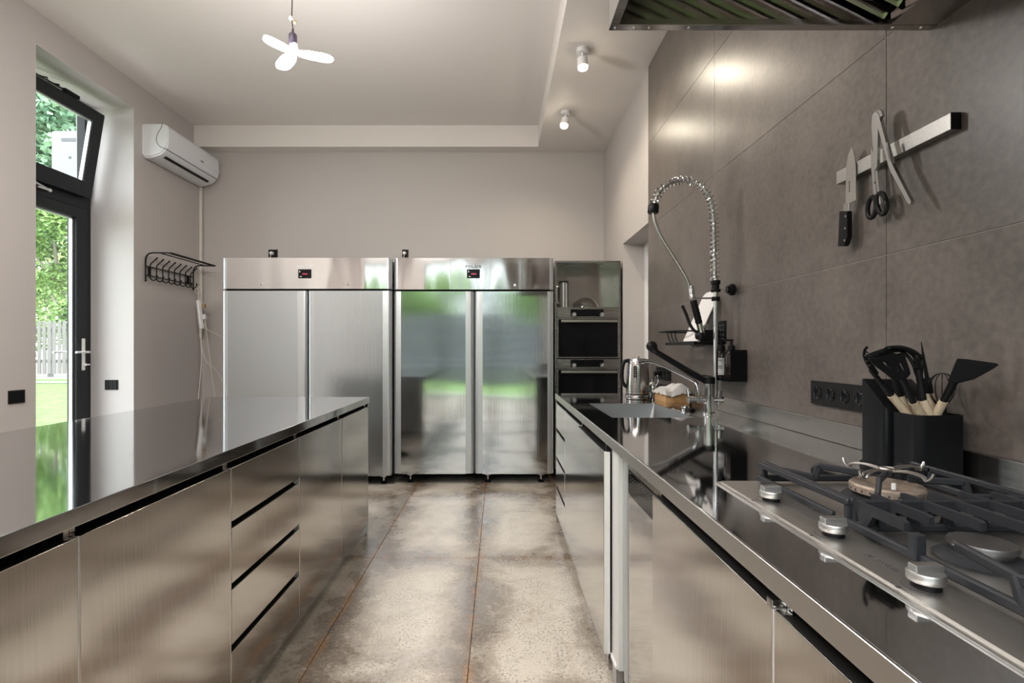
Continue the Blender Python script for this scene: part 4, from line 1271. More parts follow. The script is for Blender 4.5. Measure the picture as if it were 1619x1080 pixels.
m = MB().cyl(F(1094, 632), F(1143, 632), .014, 16).cyl(F(1088, 632), F(1095, 632), .019, 16).cyl(F(1137, 638), F(1137, 618), .013, 14).cyl(F(1104.5, 636), F(1104.5, 620), .014, 14)
m.build('mixer_body', 'chrome', tp)
MB().tube([F(1089, 630), F(1087.2, 616)], [.005, .008], 10).build('valve_handle', 'chrome', tp)
m = MB().tube(smooth_path([F(1104.5, 624), F(1103, 614), F(1098, 603), F(1082, 594), F(1062, 584), F(1045, 576), F(1030, 571.5), F(1016, 570.5)], 5), .0095, 12)
m.cyl(F(1008, 571), F(1018, 571), .014, 14).cyl(F(1010, 569), F(1010, 578), .012, 14)
m.build('spout', 'chrome', tp)
MB().cyl((rp, 2.45, F(0, 645).z), (rp, 2.45, F(0, 440).z), .0105, 14).build('riser', 'chrome', tp)
neck = smooth_path([F(1130.5, 442), F(1130, 410), F(1129.5, 375), F(1128.5, 345), F(1124, 318), F(1111, 297), F(1090, 286.5), F(1066, 287.5), F(1048, 298), F(1037, 314), F(1033.5, 327)], 14)
MB().tube(neck, .0085, 8).build('inner_hose', 'hose_steel', tp)
# spring: helix carried along the neck
ln = [0]
for i in range(1, len(neck)): ln.append(ln[-1] + (neck[i] - neck[i - 1]).length)
tot = ln[-1]; hel = []
turns = 36; nn = turns * 10
j = 0
for i in range(nn + 1):
    s_ = tot * i / nn
    while j < len(ln) - 2 and ln[j + 1] < s_: j += 1
    f_ = (s_ - ln[j]) / max(1e-9, ln[j + 1] - ln[j])
    p = neck[j].lerp(neck[j + 1], f_)
    t_ = (neck[min(j + 2, len(neck) - 1)] - neck[max(j - 1, 0)]).normalized()
    u = Vector((0, 1, 0)); w = t_.cross(u).normalized()
    a = 2 * PI * turns * i / nn
    hel.append(p + (u * math.cos(a) + w * math.sin(a)) * .0205)
MB().tube(hel, .0030, 5).build('spring', 'chrome', tp)
MB().lathe([(0, -.022), (.024, -.022), (.026, -.018), (.026, .014), (.022, .022), (0, .022)], F(1033, 330), 18, d=(.1, 0, 1)).build('collar', 'black_plastic', tp)
MB().tube(smooth_path([F(1033, 335), F(1036, 352), F(1044, 372), F(1055, 391), F(1071, 416), F(1084, 438), F(1091, 455), F(1093.5, 466)], 6), .0085, 10).build('hose', 'chrome_soft', tp)
MB().lathe([(0, 0), (.0105, 0), (.013, .02), (.013, .05), (.016, .055), (.016, .062), (0, .062)], F(1092.5, 452), 16, d=F(1095, 473) - F(1092.5, 452)).build('hose_end', 'chrome', tp)
g0, g1 = F(1096, 475), F(1105.5, 512)
gl_ = (g1 - g0).length
m = MB().lathe([(0, 0), (.015, 0)] + [(.0155 + .0015 * (i % 2), gl_ * i / 12) for i in range(1, 12)] + [(.014, gl_), (0, gl_)], g0, 16, d=g1 - g0)
gr = m.build('spray_grip', 'black_plastic', tp)
MB().cyl(g1, F(1109, 526), .0145, 16).cyl(F(1108, 522), F(1117, 514), .009, 12).build('spray_body', 'chrome', tp)
MB().lathe([(0, -.012), (.022, -.012), (.026, -.002), (.026, .012), (.020, .02), (0, .02)], F(1107.5, 530), 18, d=(.1, 0, -1)).build('spray_head', 'black_plastic', tp)
MB().tube(smooth_path([F(1078.5, 483), F(1085, 497), F(1090, 511), F(1096, 521), F(1104, 527)], 5), .0075, 8).build('trigger', 'black_plastic', tp)
MB().tube([F(1130, 471.5), F(1112, 471.5), F(1092, 471)], .0045, 8).tube(smooth_path([F(1095.5 + 5.5 * math.cos(t * .5), 471 + 1.2 * math.sin(t * .5), .018 * math.sin(t * .5)) for t in range(12)], 2), .003, 6).build('hook_arm', 'chrome_soft', tp)
m = MB().lathe([(0, 0), (.021, 0), (.023, .004), (.023, .012), (.017, .016), (.017, .036), (.022, .04), (.022, .056), (0, .056)], (rp, 2.45, F(0, 462).z), 18)
m.lathe([(0, 0), (.019, 0), (.019, .02), (0, .02)], (rp, 2.45, F(0, 476).z), 18)
m.build('clamp', 'black_plastic', tp)
kz = F(0, 458).z
MB().cyl((rp, 2.45, kz), (TX, 2.45, kz), .006, 10).build('wall_rod', 'chrome', tp)
m = MB().lathe([(0, 0), (.018, 0), (.018, .012), (.028, .016), (.030, .03), (.026, .036), (0, .036)], (1.105, 2.45, kz), 12, axis='x')
m.build('wall_bracket', 'black_plastic', tp)
ws = thing('sink_plug', 'small dark sink plug on the worktop beside the tap', 'sink plug', (.98, 2.62, CTZ))
MB().lathe([(0, 0), (.026, 0), (.028, .006), (.022, .012), (0, .012)], (.985, 2.60, CTZ), 18).build('stopper', 'black_plastic', ws)
MB().lathe([(0, .012), (.02, .012), (.018, .017), (.006, .018), (.006, .024), (0, .024)], (.97, 2.63, CTZ), 16).lathe([(0, 0), (.018, 0), (.018, .013), (0, .013)], (.97, 2.63, CTZ), 16).build('cap', 'chrome', ws)

# ------------------------------------------------------------------ wall rack with board, soap shelf
dk = thing('wall_rack', 'black wire dish rack fixed to the tiled wall behind the tap', 'rack', (1.08, 2.8, 1.25))
m = MB().box(1.0, 1.152, 2.575, 2.60, 1.249, 1.262, .002).box(1.0, 1.152, 3.0, 3.02, 1.249, 1.262, .002).box(.995, 1.01, 2.575, 3.02, 1.246, 1.264, .002).box(1.137, 1.152, 2.575, 3.02, 1.246, 1.264, .002)
m.build('tray_frame', 'black_satin', dk)
for i in range(8):
    y = 2.64 + .05 * i
    MB().tube([(1.0, y, 1.256), (1.145, y, 1.256)], .003, 6).build('wire', 'black_satin', dk)
m = MB().box(1.148, 1.153, 2.56, 2.68, 1.255, 1.37, .002)
m.build('wall_plate', 'black_satin', dk)
m = MB()
for i in range(3):
    for k in range(4):
        m.cyl((1.1478, 2.585 + .032 * i, 1.275 + .024 * k), (1.1465, 2.585 + .032 * i, 1.275 + .024 * k), .006, 8)
m.build('holes', 'grey_line', dk)
fr = [(.955, 3.0, 1.325), (1.06, 2.98, 1.322), (1.145, 2.98, 1.322)]
MB().tube(fr, .0045, 6).tube([(.955, 3.0, 1.325), (.985, 2.76, 1.325), (1.05, 2.70, 1.322), (1.145, 2.68, 1.322)], .0045, 6).build('upper_rail', 'black_satin', dk)
for x, y in ((1.0, 2.99), (1.02, 2.988), (1.04, 2.984)):
    MB().tube(smooth_path([(x, y, 1.322), (x + .004, y - .01, 1.285), (x + .012, y - .02, 1.264)], 3), .0032, 6).build('prong', 'black_satin', dk)
MB().box(1.045, 1.145, 2.615, 2.63, 1.262, 1.325, .003).build('side_panel', 'black_satin', dk)
cb = [Vector((1.022, 2.80, 1.268)), Vector((1.047, 2.66, 1.268)), Vector((1.140, 2.63, 1.50)), Vector((1.136, 2.66, 1.520)), Vector((1.131, 2.70, 1.532)), Vector((1.124, 2.735, 1.528)), Vector((1.114, 2.755, 1.512))]
tag(MB().plate(cb, (.006, .004, -.0015)).build('cutting_board', 'cutting_board', org=(1.04, 2.72, 1.268)), 'white cutting board leaning on the wall in the black rack', 'cutting board')
bo = MB().plate([cb[1] + Vector((.004, -.012, 0)), cb[2] + Vector((.001, -.012, -.01)), cb[2] + Vector((.003, -.0045, -.01)), cb[1] + Vector((.006, -.004, 0))], (.004, .002, -.001))
tag(bo.build('serving_board', 'black_satin', org=(1.05, 2.65, 1.268)), 'dark thin board propped in front of the white cutting board', 'board')
so = thing('soap_shelf', 'black metal shelf on the tiled wall holding two soap bottles', 'shelf', (1.1, 2.45, 1.075))
m = MB().box(1.148, 1.153, 2.345, 2.63, 1.077, 1.222, .001).box(1.06, 1.15, 2.345, 2.63, 1.074, 1.079, .001).box(1.06, 1.064, 2.345, 2.63, 1.079, 1.092, .001)
m.build('bracket', 'black_gloss', so)
MB().box(1.075, 1.149, 2.345, 2.35, 1.077, 1.22, .001).build('end_plate', 'black_gloss', so)
for z in (1.10, 1.20):
    MB().cyl((1.147, 2.358, z), (1.1445, 2.358, z), .004, 10).build('screw', 'chrome', so)
def bottle(label, x, y, lab):
    z = 1.0795
    t = thing('soap_bottle', label, 'bottle', (x, y, z), 'pump soap bottles on the black wall shelf')
    MB().lathe([(0, 0), (.031, 0), (.033, .004), (.033, .11), (.030, .122), (.016, .132), (.013, .136), (.013, .142), (0, .142)], (x, y, z), 20).build('bottle_body', 'amber_glass', t)
    p = MB().lathe([(0, 0), (.016, 0), (.017, .01), (.016, .024), (.007, .028), (.006, .05), (0, .05)], (x, y, z + .138), 16)
    p.box(x - .035, x + .008, y - .006, y + .006, z + .184, z + .193, .002)
    p.build('pump', 'black_plastic', t)
    if lab:
        arc = [(.0337 * math.cos(a), .0337 * math.sin(a)) for a in [math.radians(180 + 12 * i) for i in range(9)]]
        b = bmesh.new()
        lo = [b.verts.new((x + u, y + v, z + .018)) for u, v in arc]; hi = [b.verts.new((x + u, y + v, z + .103)) for u, v in arc]
        for i in range(8): b.faces.new((lo[i], lo[i + 1], hi[i + 1], hi[i]))
        mb = MB(); mb.bm.free(); mb.bm = b
        lb = mb.build('paper_label', 'label_paper', t)
        for k, (dz, s_, wd) in enumerate(((.09, 'HAND', .007), (.062, 'SOAP', .010), (.052, 'CARE', .010), (.036, '7', .010), (.024, '500 ml', .006))):
            a = math.radians(232)
            text('lettering', s_, wd, (x + .0342 * math.cos(a), y + .0342 * math.sin(a), z + dz), (PI / 2, 0, a + PI / 2), 'print_dark', lb, ext=.0001)
    return t
bottle('dark amber soap bottle with a white paper label and black pump', 1.116, 2.53, True)
bottle('dark amber soap bottle without a visible label, nearer the shelf end plate', 1.117, 2.425, False)

# ------------------------------------------------------------------ kettle, sugar bowl, napkin tray
kx, ky = .925, 3.36
kt = thing('electric_kettle', 'brushed steel electric kettle with a black handle beyond the sink', 'kettle', (kx, ky, CTZ))
MB().lathe([(0, 0), (.078, 0), (.080, .003), (.080, .013), (.076, .016), (0, .016)], (kx, ky, CTZ), 28).build('power_base', 'steel_kettle', kt)
MB().lathe([(0, .0161), (.0745, .0161), (.0745, .0205), (0, .0205)], (kx, ky, CTZ), 28).build('base_gap', 'black_plastic', kt)
MB().lathe([(.0747, .032), (.0755, .033), (.0755, .035), (.0747, .036)], (kx, ky, CTZ), 28).build('ring', 'black_plastic', kt)
MB().lathe([(0, .021), (.075, .021), (.0755, .05), (.0735, .11), (.069, .19), (.065, .232), (.060, .243), (0, .243)], (kx, ky, CTZ), 32).build('body', 'steel_kettle', kt)
MB().lathe([(.0, .2432), (.057, .2435), (.055, .250), (.03, .256), (.012, .258), (.012, .264), (0, .266)], (kx, ky, CTZ), 24).build('lid', 'chrome_soft', kt)
MB().tube(smooth_path([(kx - .05, ky, CTZ + .238), (kx - .085, ky, CTZ + .232), (kx - .10, ky, CTZ + .20), (kx - .105, ky, CTZ + .14), (kx - .098, ky, CTZ + .09), (kx - .072, ky, CTZ + .062)], 5), .0125, 10).build('handle', 'black_plastic', kt)
m = MB().plate([(kx + .045, ky - .02, CTZ + .236), (kx + .045, ky + .02, CTZ + .236), (kx + .085, ky, CTZ + .238)], (0, 0, .003))
m.plate([(kx + .055, ky - .018, CTZ + .19), (kx + .055, ky + .018, CTZ + .19), (kx + .05, ky + .02, CTZ + .237), (kx + .086, ky, CTZ + .237), (kx + .05, ky - .02, CTZ + .237)], (.001, 0, 0))
m.build('spout', 'chrome_soft', kt)
wa = math.radians(242)
wv = Vector((math.cos(wa), math.sin(wa), 0))
m = MB()
c0 = Vector((kx, ky, CTZ)) + wv * .066
sd = Vector((-wv.y, wv.x, 0))
pts = [(u, v) for u, v in rrect(-.011, .011, .085, .205, .0105, 5)]
m.plate([c0 + sd * u + Vector((0, 0, v)) + wv * (.0045 - .036 * (v - .09)) for u, v in pts], wv * .003)
wn = m.build('water_window', 'black_plastic', kt)
m = MB()
for i in range(7):
    v = .10 + .015 * i
    m.ball(c0 + Vector((0, 0, v)) + wv * (.008 - .036 * (v - .09)), .004)
m.build('level_beads', 'chrome_soft', wn)
sb = thing('sugar_bowl', 'small round polished sugar bowl between the kettle and the wooden tray', 'bowl', (1.055, 3.46, CTZ))
MB().lathe([(0, 0), (.024, 0), (.026, .004), (.040, .022), (.046, .045), (.042, .068), (.028, .084), (.012, .091), (.006, .095), (.009, .102), (.006, .109), (0, .111)], (1.055, 3.46, CTZ), 28).build('bowl', 'chrome', sb)
MB().tube(smooth_path([(1.068, 3.42, CTZ + .07), (1.078, 3.41, CTZ + .10), (1.074, 3.41, CTZ + .13)], 4), .004, 8).ball((1.074, 3.41, CTZ + .132), .007).build('spoon', 'chrome', sb)
nt_ = thing('wooden_tray', 'small wooden box tray holding white paper behind the tap', 'tray', (1.06, 3.1, CTZ))
a, b_, c, d = .988, 1.132, 2.99, 3.20
MB().cup(rrect(a, b_, c, d, .003, 2), rrect(a + .009, b_ - .009, c + .009, d - .009, .003, 2), CTZ, CTZ + .062, CTZ + .01).build('box', 'bamboo', nt_)
b = bmesh.new()
nx, ny = 14, 14
V = []
for i in range(nx + 1):
    r = []
    for j in range(ny + 1):
        u, v = i / nx, j / ny
        x = a - .014 + (b_ - a + .022) * u; y = c - .016 + (d - c + .026) * v
        e = min(u, v * 1.0, 1 - u, 1 - v)
        rise = min(1, e / .075)
        z = CTZ + .046 + .024 * rise + .020 * u * rise + .034 * mnoise.noise(Vector((u * 2.6 + 3, v * 2.4, 4.2))) * rise + .020 * mnoise.noise(Vector((u * 5, v * 6, 1)))
        if v < .1: z -= .014 * max(0, 1 - abs(u - .3) / .22) - .008 * u
        r.append(b.verts.new((x, y, z)))
    V.append(r)
for i in range(nx):
    for j in range(ny):
        b.faces.new((V[i][j], V[i + 1][j], V[i + 1][j + 1], V[i][j + 1]))
mb = MB(); mb.bm.free(); mb.bm = b
bmesh.ops.solidify(mb.bm, geom=list(mb.bm.faces), thickness=.0015)
tag(mb.build('crumpled_paper', 'paper', org=(1.06, 3.1, CTZ + .06), sharp=20), 'crumpled white paper spread over the wooden tray', 'paper')

# ------------------------------------------------------------------ gas hob
BX0, BX1, BY0, BY1 = .514, 1.00, .28, 1.203
HZ0 = CTZ + .0002
hob = thing('gas_hob', 'brushed steel gas hob with cast iron grates set on the wall worktop', 'hob', (.76, .74, CTZ))
m = MB().prism(rrect(BX0, BX1, BY0, BY1, .006, 3), 'z', HZ0, CTZ + .003)
m.prism(rrect(BX0 + .010, BX1 - .006, BY0 + .006, BY1 - .006, .006, 3), 'z', CTZ + .003, CTZ + .006)
m.build('plate', 'steel_hob', hob, sharp=20)
PZ = CTZ + .006
kmesh = None
for i, y in enumerate((1.043, .849, .665, .487, .33)):
    x = .562
    k = MB()
    k.lathe([(0, 0), (.017, 0), (.016, .008), (0, .008)], (x, y, PZ), 18)
    ko = k.build('knob_collar', 'black_plastic', hob)
    k = MB().lathe([(0, .008), (.020, .008), (.0215, .010), (.0215, .019), (.0205, .021), (0, .021)], (x, y, PZ), 28)
    kb = k.build('knob', 'knob_metal', hob)
    M4 = Matrix.Translation((x, y, PZ)) @ Matrix.Rotation(math.radians(0), 4, 'Z')
    MB().box(-.019, .019, -.0075, .0075, .019, .031, .002, 2, M4).build('grip', 'knob_metal', kb)
    m = MB().tube([(x - .027 * math.cos(t), y + .027 * math.sin(t), PZ) for t in [(-.9 + 1.5 * q / 8) for q in range(9)]], .0011, 4)
    m.box(x - .040, x - .034, y - .003, y + .002, PZ, PZ + .0004)
    m.build('dial_mark', 'print_dark', hob)
m = MB().plate([(.5555, .770, PZ), (.5635, .768, PZ), (.5655, .757, PZ), (.5575, .759, PZ)], (0, 0, .0004))
m.build('logo', 'print_dark', hob)
text('lettering', 'ZANUSSI', .0105, (.561, .751, PZ), (0, 0, -PI / 2), 'print_dark', hob, ext=.0002, align='LEFT')
def burner(x, y, r, wok):
    if wok:
        bb = MB().lathe([(0, 0), (r * 1.28, 0), (r * 1.3, .004), (r * 1.18, .013), (r * .9, .016), (0, .016)], (x, y, PZ), 32).build('burner_base', 'cast_iron', hob)
        MB().lathe([(0, .016), (r * .78, .016), (r * .8, .022), (0, .022)], (x, y, PZ), 32).build('burner_ring', 'burner_alu', bb)
        m = MB().lathe([(0, .022), (r * .92, .022), (r, .024), (r, .036), (r * .95, .040), (r * .55, .037), (r * .42, .032), (0, .032)], (x, y, PZ), 36)
        cp_ = m.build('burner_cap', 'burner_brass', hob)
        m = MB()
        for i in range(26):
            a = 2 * PI * i / 26
            m.ball((x + r * math.cos(a), y + r * math.sin(a), PZ + .029), .0022, 6)
        m.build('flame_ports', 'print_dark', cp_)
        MB().cyl((x + .004, y - .012, PZ + .03), (x + .004, y - .012, PZ + .044), .004, 8).build('spark_plug', 'white_plastic', cp_)
    else:
        bb = MB().lathe([(0, 0), (r * 1.42, 0), (r * 1.44, .004), (r * 1.2, .010), (r, .012), (0, .012)], (x, y, PZ), 28).build('burner_base', 'cast_iron', hob)
        MB().lathe([(0, .012), (r * .86, .012), (r * .9, .022), (0, .022)], (x, y, PZ), 28).build('burner_ring', 'burner_alu', bb)
        MB().lathe([(0, .022), (r, .022), (r * 1.02, .025), (r * .98, .030), (r * .8, .031), (0, .029)], (x, y, PZ), 28).build('burner_cap', 'burner_alu', hob)
WX, WY = .785, 1.022
burner(WX, WY, .064, True)
burner(.712, .745, .040, False)
burner(.885, .745, .034, False)
burner(.712, .47, .034, False)
burner(.885, .47, .040, False)
# grates: wok grate first
GZL, GZH = PZ + .012, PZ + .046
def grate_bar(m, pts, w=.011, h=.014):
    for p, q in zip(pts[:-1], pts[1:]):
        p = Vector(p); q = Vector(q); d = (q - p).normalized()
        m.bar(p - d * .003, q + d * .003, w, h, .0025)
def G(x, y, z): return (x, y, z)
gx0, gx1, gy0, gy1 = .606, .962, .888, 1.176
wg = MB()
grate_bar(wg, [G(gx0, gy0 + .03, GZL), G(gx0, gy1, GZL), G(gx1, gy1, GZL), G(gx1, gy0, GZL)])
grate_bar(wg, [G(gx0 + .012, gy1, GZL), G(gx0 + .012, gy1, GZH), G(gx0 + .016, gy0 + .0, GZH - .002)], .011, .013)
grate_bar(wg, [G(gx0, gy1, GZH - .002), G(gx0 + .008, gy0, GZH - .002)], .010, .013)
grate_bar(wg, [G(gx0 + .012, gy0 + .005, GZL), G(gx0 + .012, gy0 + .005, GZH)], .011, .013)
grate_bar(wg, [G(gx1, gy0, GZH - .002), G(gx1, gy1, GZH - .002)], .010, .013)
for y in (gy0, gy1 - .05, gy1):
    grate_bar(wg, [G(gx1, y, GZL), G(gx1, y, GZH)], .010, .010)
# stepped fingers reaching in from the corners
for (cx, cy) in ((gx0 + .01, gy1 - .004), (gx1, gy0 + .03), (gx1 - .004, gy1 - .004)):
    d = Vector((WX - cx, WY - cy, 0)); L_ = d.length; d.normalize()
    e1 = Vector((cx, cy, 0)) + d * (L_ - .125); e2 = Vector((cx, cy, 0)) + d * (L_ - .118); e3 = Vector((cx, cy, 0)) + d * (L_ - .035)
    grate_bar(wg, [G(cx, cy, GZH - .006), G(e1.x, e1.y, GZH - .014), G(e2.x, e2.y, GZH + .012), G(e3.x, e3.y, GZH + .008)], .009, .013)
    grate_bar(wg, [G(cx, cy, GZL), G(cx, cy, GZH - .004)], .010, .010)
nf = Vector((.69, .925, 0)); dn = (Vector((WX, WY, 0)) - nf).normalized()
p1, p2, p3 = nf + dn * .02, nf + dn * .04, nf + dn * .10
grate_bar(wg, [G(nf.x, nf.y, GZH - .008), G(p1.x, p1.y, GZH - .006), G(p2.x, p2.y, GZH + .02), G(p3.x, p3.y, GZH + .018)], .009, .013)
wg.build('wok_grate', 'cast_iron', hob)
# cross rail with parallel fins between the two burner zones
cg = MB()
grate_bar(cg, [G(.63, .862, GZL - .003), G(.962, .862, GZL - .003)], .016, .012)
grate_bar(cg, [G(.626, .886, GZH - .008), G(.945, .886, GZH - .008)], .008, .020)
cg.build('cross_rail', 'cast_iron', hob)
fins = [(.626, .90, .775, -.02), (.685, .925, .80, 0), (.743, .930, .775, 0), (.80, .938, .70, 0), (.859, .940, .69, 0), (.917, .940, .70, 0)]
for x, ya, yb, dx in fins:
    m = MB()
    m.prism([(ya, GZH + .002), (ya, GZH - .008), (ya - .022, GZH - .016), (ya - .030, GZL - .002), (ya - .045, GZL - .002), (ya - .06, GZH - .013), (yb, GZH - .013), (yb, GZH), (yb + .006, GZH + .003)], 'x', x - .0045, x + .0045)
    m.cyl((x, .886, GZL), (x, .886, GZH + .002), .006, 8)
    m.prism([(.868, GZL), (.845, GZL), (.850, GZH - .014), (.861, GZH - .014)], 'x', x + .012, x + .021)
    m.build('grate_fin', 'cast_iron', hob)
m = MB()
grate_bar(m, [G(gx0, .875, GZL), G(gx0, BY0 + .05, GZL), G(gx1, BY0 + .05, GZL), G(gx1, .875, GZL)])
m.box(gx0 - .010, gx0 + .006, .722, .738, GZL - .004, GZH + .001, .003)
grate_bar(m, [G(gx0 + .022, .69, GZH - .003), G(gx0 + .004, .592, GZH - .003)], .010, .014)
grate_bar(m, [G(gx0 + .004, .596, GZH - .003), G(gx0, .582, GZL)], .011, .014)
grate_bar(m, [G(gx0 + .004, .592, GZH - .003), G(gx0 + .022, .50, GZH - .003)], .010, .014)
grate_bar(m, [G(gx1, .875, GZH - .003), G(gx1, BY0 + .05, GZH - .003)], .010, .014)
grate_bar(m, [G(gx0, .587, GZL), G(gx1, .587, GZL)], .010, .012)
for x in (.70, .80, .90):
    grate_bar(m, [G(x, .64, GZH - .003), G(x, .53, GZH - .003)], .009, .014)
    grate_bar(m, [G(x, .587, GZL), G(x, .587, GZH - .003)], .009, .009)
for y in (.745, .47):
    grate_bar(m, [G(gx1, y, GZH - .003), G(.93, y, GZH - .003)], .009, .014)
m.build('front_grate', 'cast_iron', hob)
# wire trivet lying on the wok grate
tv = thing('wire_trivet', 'small bent wire pot trivet resting on the wok burner grate', 'trivet', (WX, WY, GZH + .01))
tz = GZH + .022
c = Vector((WX + .0, WY, tz))
m = MB()
for a, ln_ in ((205, .085), (20, .105), (115, .08), (300, .07)):
    d = Vector((math.cos(math.radians(a)), math.sin(math.radians(a)), 0)); sd = Vector((-d.y, d.x, 0)) * .005
    for s_ in (1, -1):
        m.tube(smooth_path([c + sd * s_ + d * .012, c + sd * s_ + d * ln_ * .5 + Vector((0, 0, .003)), c + sd * s_ * .9 + d * ln_ * .82, c + sd * s_ * .6 + d * ln_ * .92 + Vector((0, 0, -.008)), c + sd * s_ * .3 + d * ln_ * 1.03 + Vector((0, 0, -.002)), c + d * ln_ * 1.08 + Vector((0, 0, .008))], 4), .0022, 6)
m.build('prongs', 'bar_metal', tv)
MB().tube([c + Vector((.013 * math.cos(2 * PI * i / 16), .013 * math.sin(2 * PI * i / 16), .003)) for i in range(16)], .0024, 6, True).build('hub_ring', 'bar_metal', tv)

# ------------------------------------------------------------------ utensil holder and utensils
uh = thing('utensil_holder', 'black knife block and utensil holder standing at the tiled wall', 'utensil holder', (1.06, 1.3, CTZ))
UX0, UX1 = 1.0, 1.128
uz = CTZ + .0002
MB().cup(rrect(UX0 + .008, UX1, 1.215, 1.305, .020, 5), rrect(UX0 + .011, UX1 - .003, 1.218, 1.302, .018, 5), uz, 1.068, uz + .005).build('utensil_cup', 'black_satin', uh)
m = MB()
pts = rrect(UX0 - .004, UX1, 1.3055, 1.395, .014, 4)
b = m.bm
lo = [b.verts.new((p[0], p[1], uz)) for p in pts]
def ztop(y): return 1.146 if y > 1.352 else 1.146 - (1.352 - y) * 1.62
hi = [b.verts.new((p[0], p[1], ztop(p[1]))) for p in pts]
n = len(pts)
for i in range(n): b.faces.new((lo[i], lo[(i + 1) % n], hi[(i + 1) % n], hi[i]))
b.faces.new(lo[::-1])
cv = b.verts.new(((UX0 + UX1) / 2, 1.352, 1.146))
for i in range(n): b.faces.new((hi[i], hi[(i + 1) % n], cv))
m.build('knife_block', 'black_satin', uh)
MB().prism(rrect(UX0 - .008, UX1 + .002, 1.30, 1.40, .014, 4), 'z', uz, uz + .012).build('foot', 'black_satin', uh)
def P(px, py, Y=1.255): return W(px, py, Y)
def utensil(name, label, neck0, neck1, rim, cat='utensil', Yh=1.255, wood_=True, nr=.0055):
    t = thing(name, label, cat, (P(*rim, Yh).x, Yh, CTZ + .02))
    n1 = Vector(neck1); r_ = P(*rim, Yh)
    r_.x = min(max(r_.x, UX0 + .025), UX1 - .018); r_.z = 1.068
    d = (r_ - n1).normalized()
    bot = n1 + d * max(.05, (n1.z - (CTZ + .03)) / max(.2, -d.z))
    bot.x = min(max(bot.x, UX0 + .028), UX1 - .018); bot.y = min(max(bot.y, 1.236), 1.285); bot.z = CTZ + .02
    MB().tube([n1, r_, bot], [.0092, .0098, .009], 12).build('handle', 'beech' if wood_ else 'black_nylon', t)
    if neck0 is not None:
        n0 = Vector(neck0)
        MB().tube(smooth_path([n0, n0.lerp(n1, .5), n1 + d * .002], 3), [nr] * 4 + [.0078] * 3, 10).build('neck', 'black_nylon', t)
    return t
# slotted turner (faces the camera)
Ys = 1.235
t = utensil('slotted_turner', 'black slotted turner with a wooden handle facing out of the holder', P(1426, 598, Ys), P(1444, 636, 1.245), (1456, 657), 'turner', 1.25, nr=.0075)
def quad_strip_plate(mb, outer_pts, Y, th, bend=0.0):
    mb.plate([P(px, py, Y + bend * (py - 570)) for px, py in outer_pts], (0.0, th, 0))
m = MB()
# head split around three slots so that the slots are real gaps
quad_strip_plate(m, [(1374.5, 567.7), (1429, 557.3), (1432, 566), (1380.5, 576)], Ys, .003)
def interp(a, b, t): return (a[0] + (b[0] - a[0]) * t, a[1] + (b[1] - a[1]) * t)
TLc, TRc = (1380.5, 576), (1432, 566); BLc, BRc = (1399, 589.5), (1438.5, 585)
cuts = [0, .30, .36, .52, .58, .74, .80, 1.0]
for i in range(0, 8, 2):
    quad_strip_plate(m, [interp(TLc, TRc, cuts[i]), interp(TLc, TRc, cuts[i + 1]), interp(BLc, BRc, cuts[i + 1]), interp(BLc, BRc, cuts[i])], Ys, .003)
quad_strip_plate(m, [BLc, BRc, (1440, 591), (1434, 598), (1424, 602), (1412, 600)], Ys, .003)
m.build('head', 'black_nylon', t)
# pasta server, far left
t = utensil('pasta_server', 'black toothed pasta server with a wooden handle, leaning towards the sink', P(1377, 585, 1.275), P(1409, 625, 1.275), (1422, 652), 'spoon', 1.272, nr=.006)
m = MB()
for px0, off in ((1366, 0), (1374, .02)):
    m.tube(smooth_path([P(1380, 590, 1.275 + off), P(1371, 575, 1.275 + off), P(1366, 562, 1.275 + off), P(1367.5, 553, 1.27 + off), P(1371, 549, 1.262 + off)], 4), .0035, 6)
m.plate([P(1384, 596, 1.273), P(1370, 573, 1.272), P(1370, 566, 1.270), P(1378, 572, 1.266), P(1390, 590, 1.268)], (.002, .004, 0))
for px, py in ((1368, 556), (1366.5, 562), (1369, 570), (1373, 577)):
    m.tube([P(px, py, 1.275), P(px + 4, py + 1.5, 1.258)], [.003, .002], 6)
m.build('head', 'black_nylon', t)
# ladle behind
t = utensil('soup_ladle', 'black soup ladle with a wooden handle behind the slotted turner', P(1405, 575, 1.29), P(1424, 627, 1.285), (1433, 655), 'ladle', 1.28)
b = bmesh.new()
mb = MB(); mb.bm.free(); mb.bm = b
prf = [(.030 * math.sin(PI / 2 * i / 6), -.024 * math.cos(PI / 2 * i / 6)) for i in range(7)]
prf[0] = (0, -.024)
mb.lathe(prf + [(.0285, .0)] + [(.0275 * math.sin(PI / 2 * i / 6), -.0215 * math.cos(PI / 2 * i / 6)) for i in range(5, 0, -1)] + [(0, -.0215)], P(1388, 556, 1.29), 20, d=(-.25, .35, 1))
mb.tube(smooth_path([P(1400, 555, 1.29), P(1408, 558, 1.29), P(1407, 572, 1.29), P(1405, 577, 1.29)], 3), .005, 8)
mb.build('head', 'black_nylon', t)
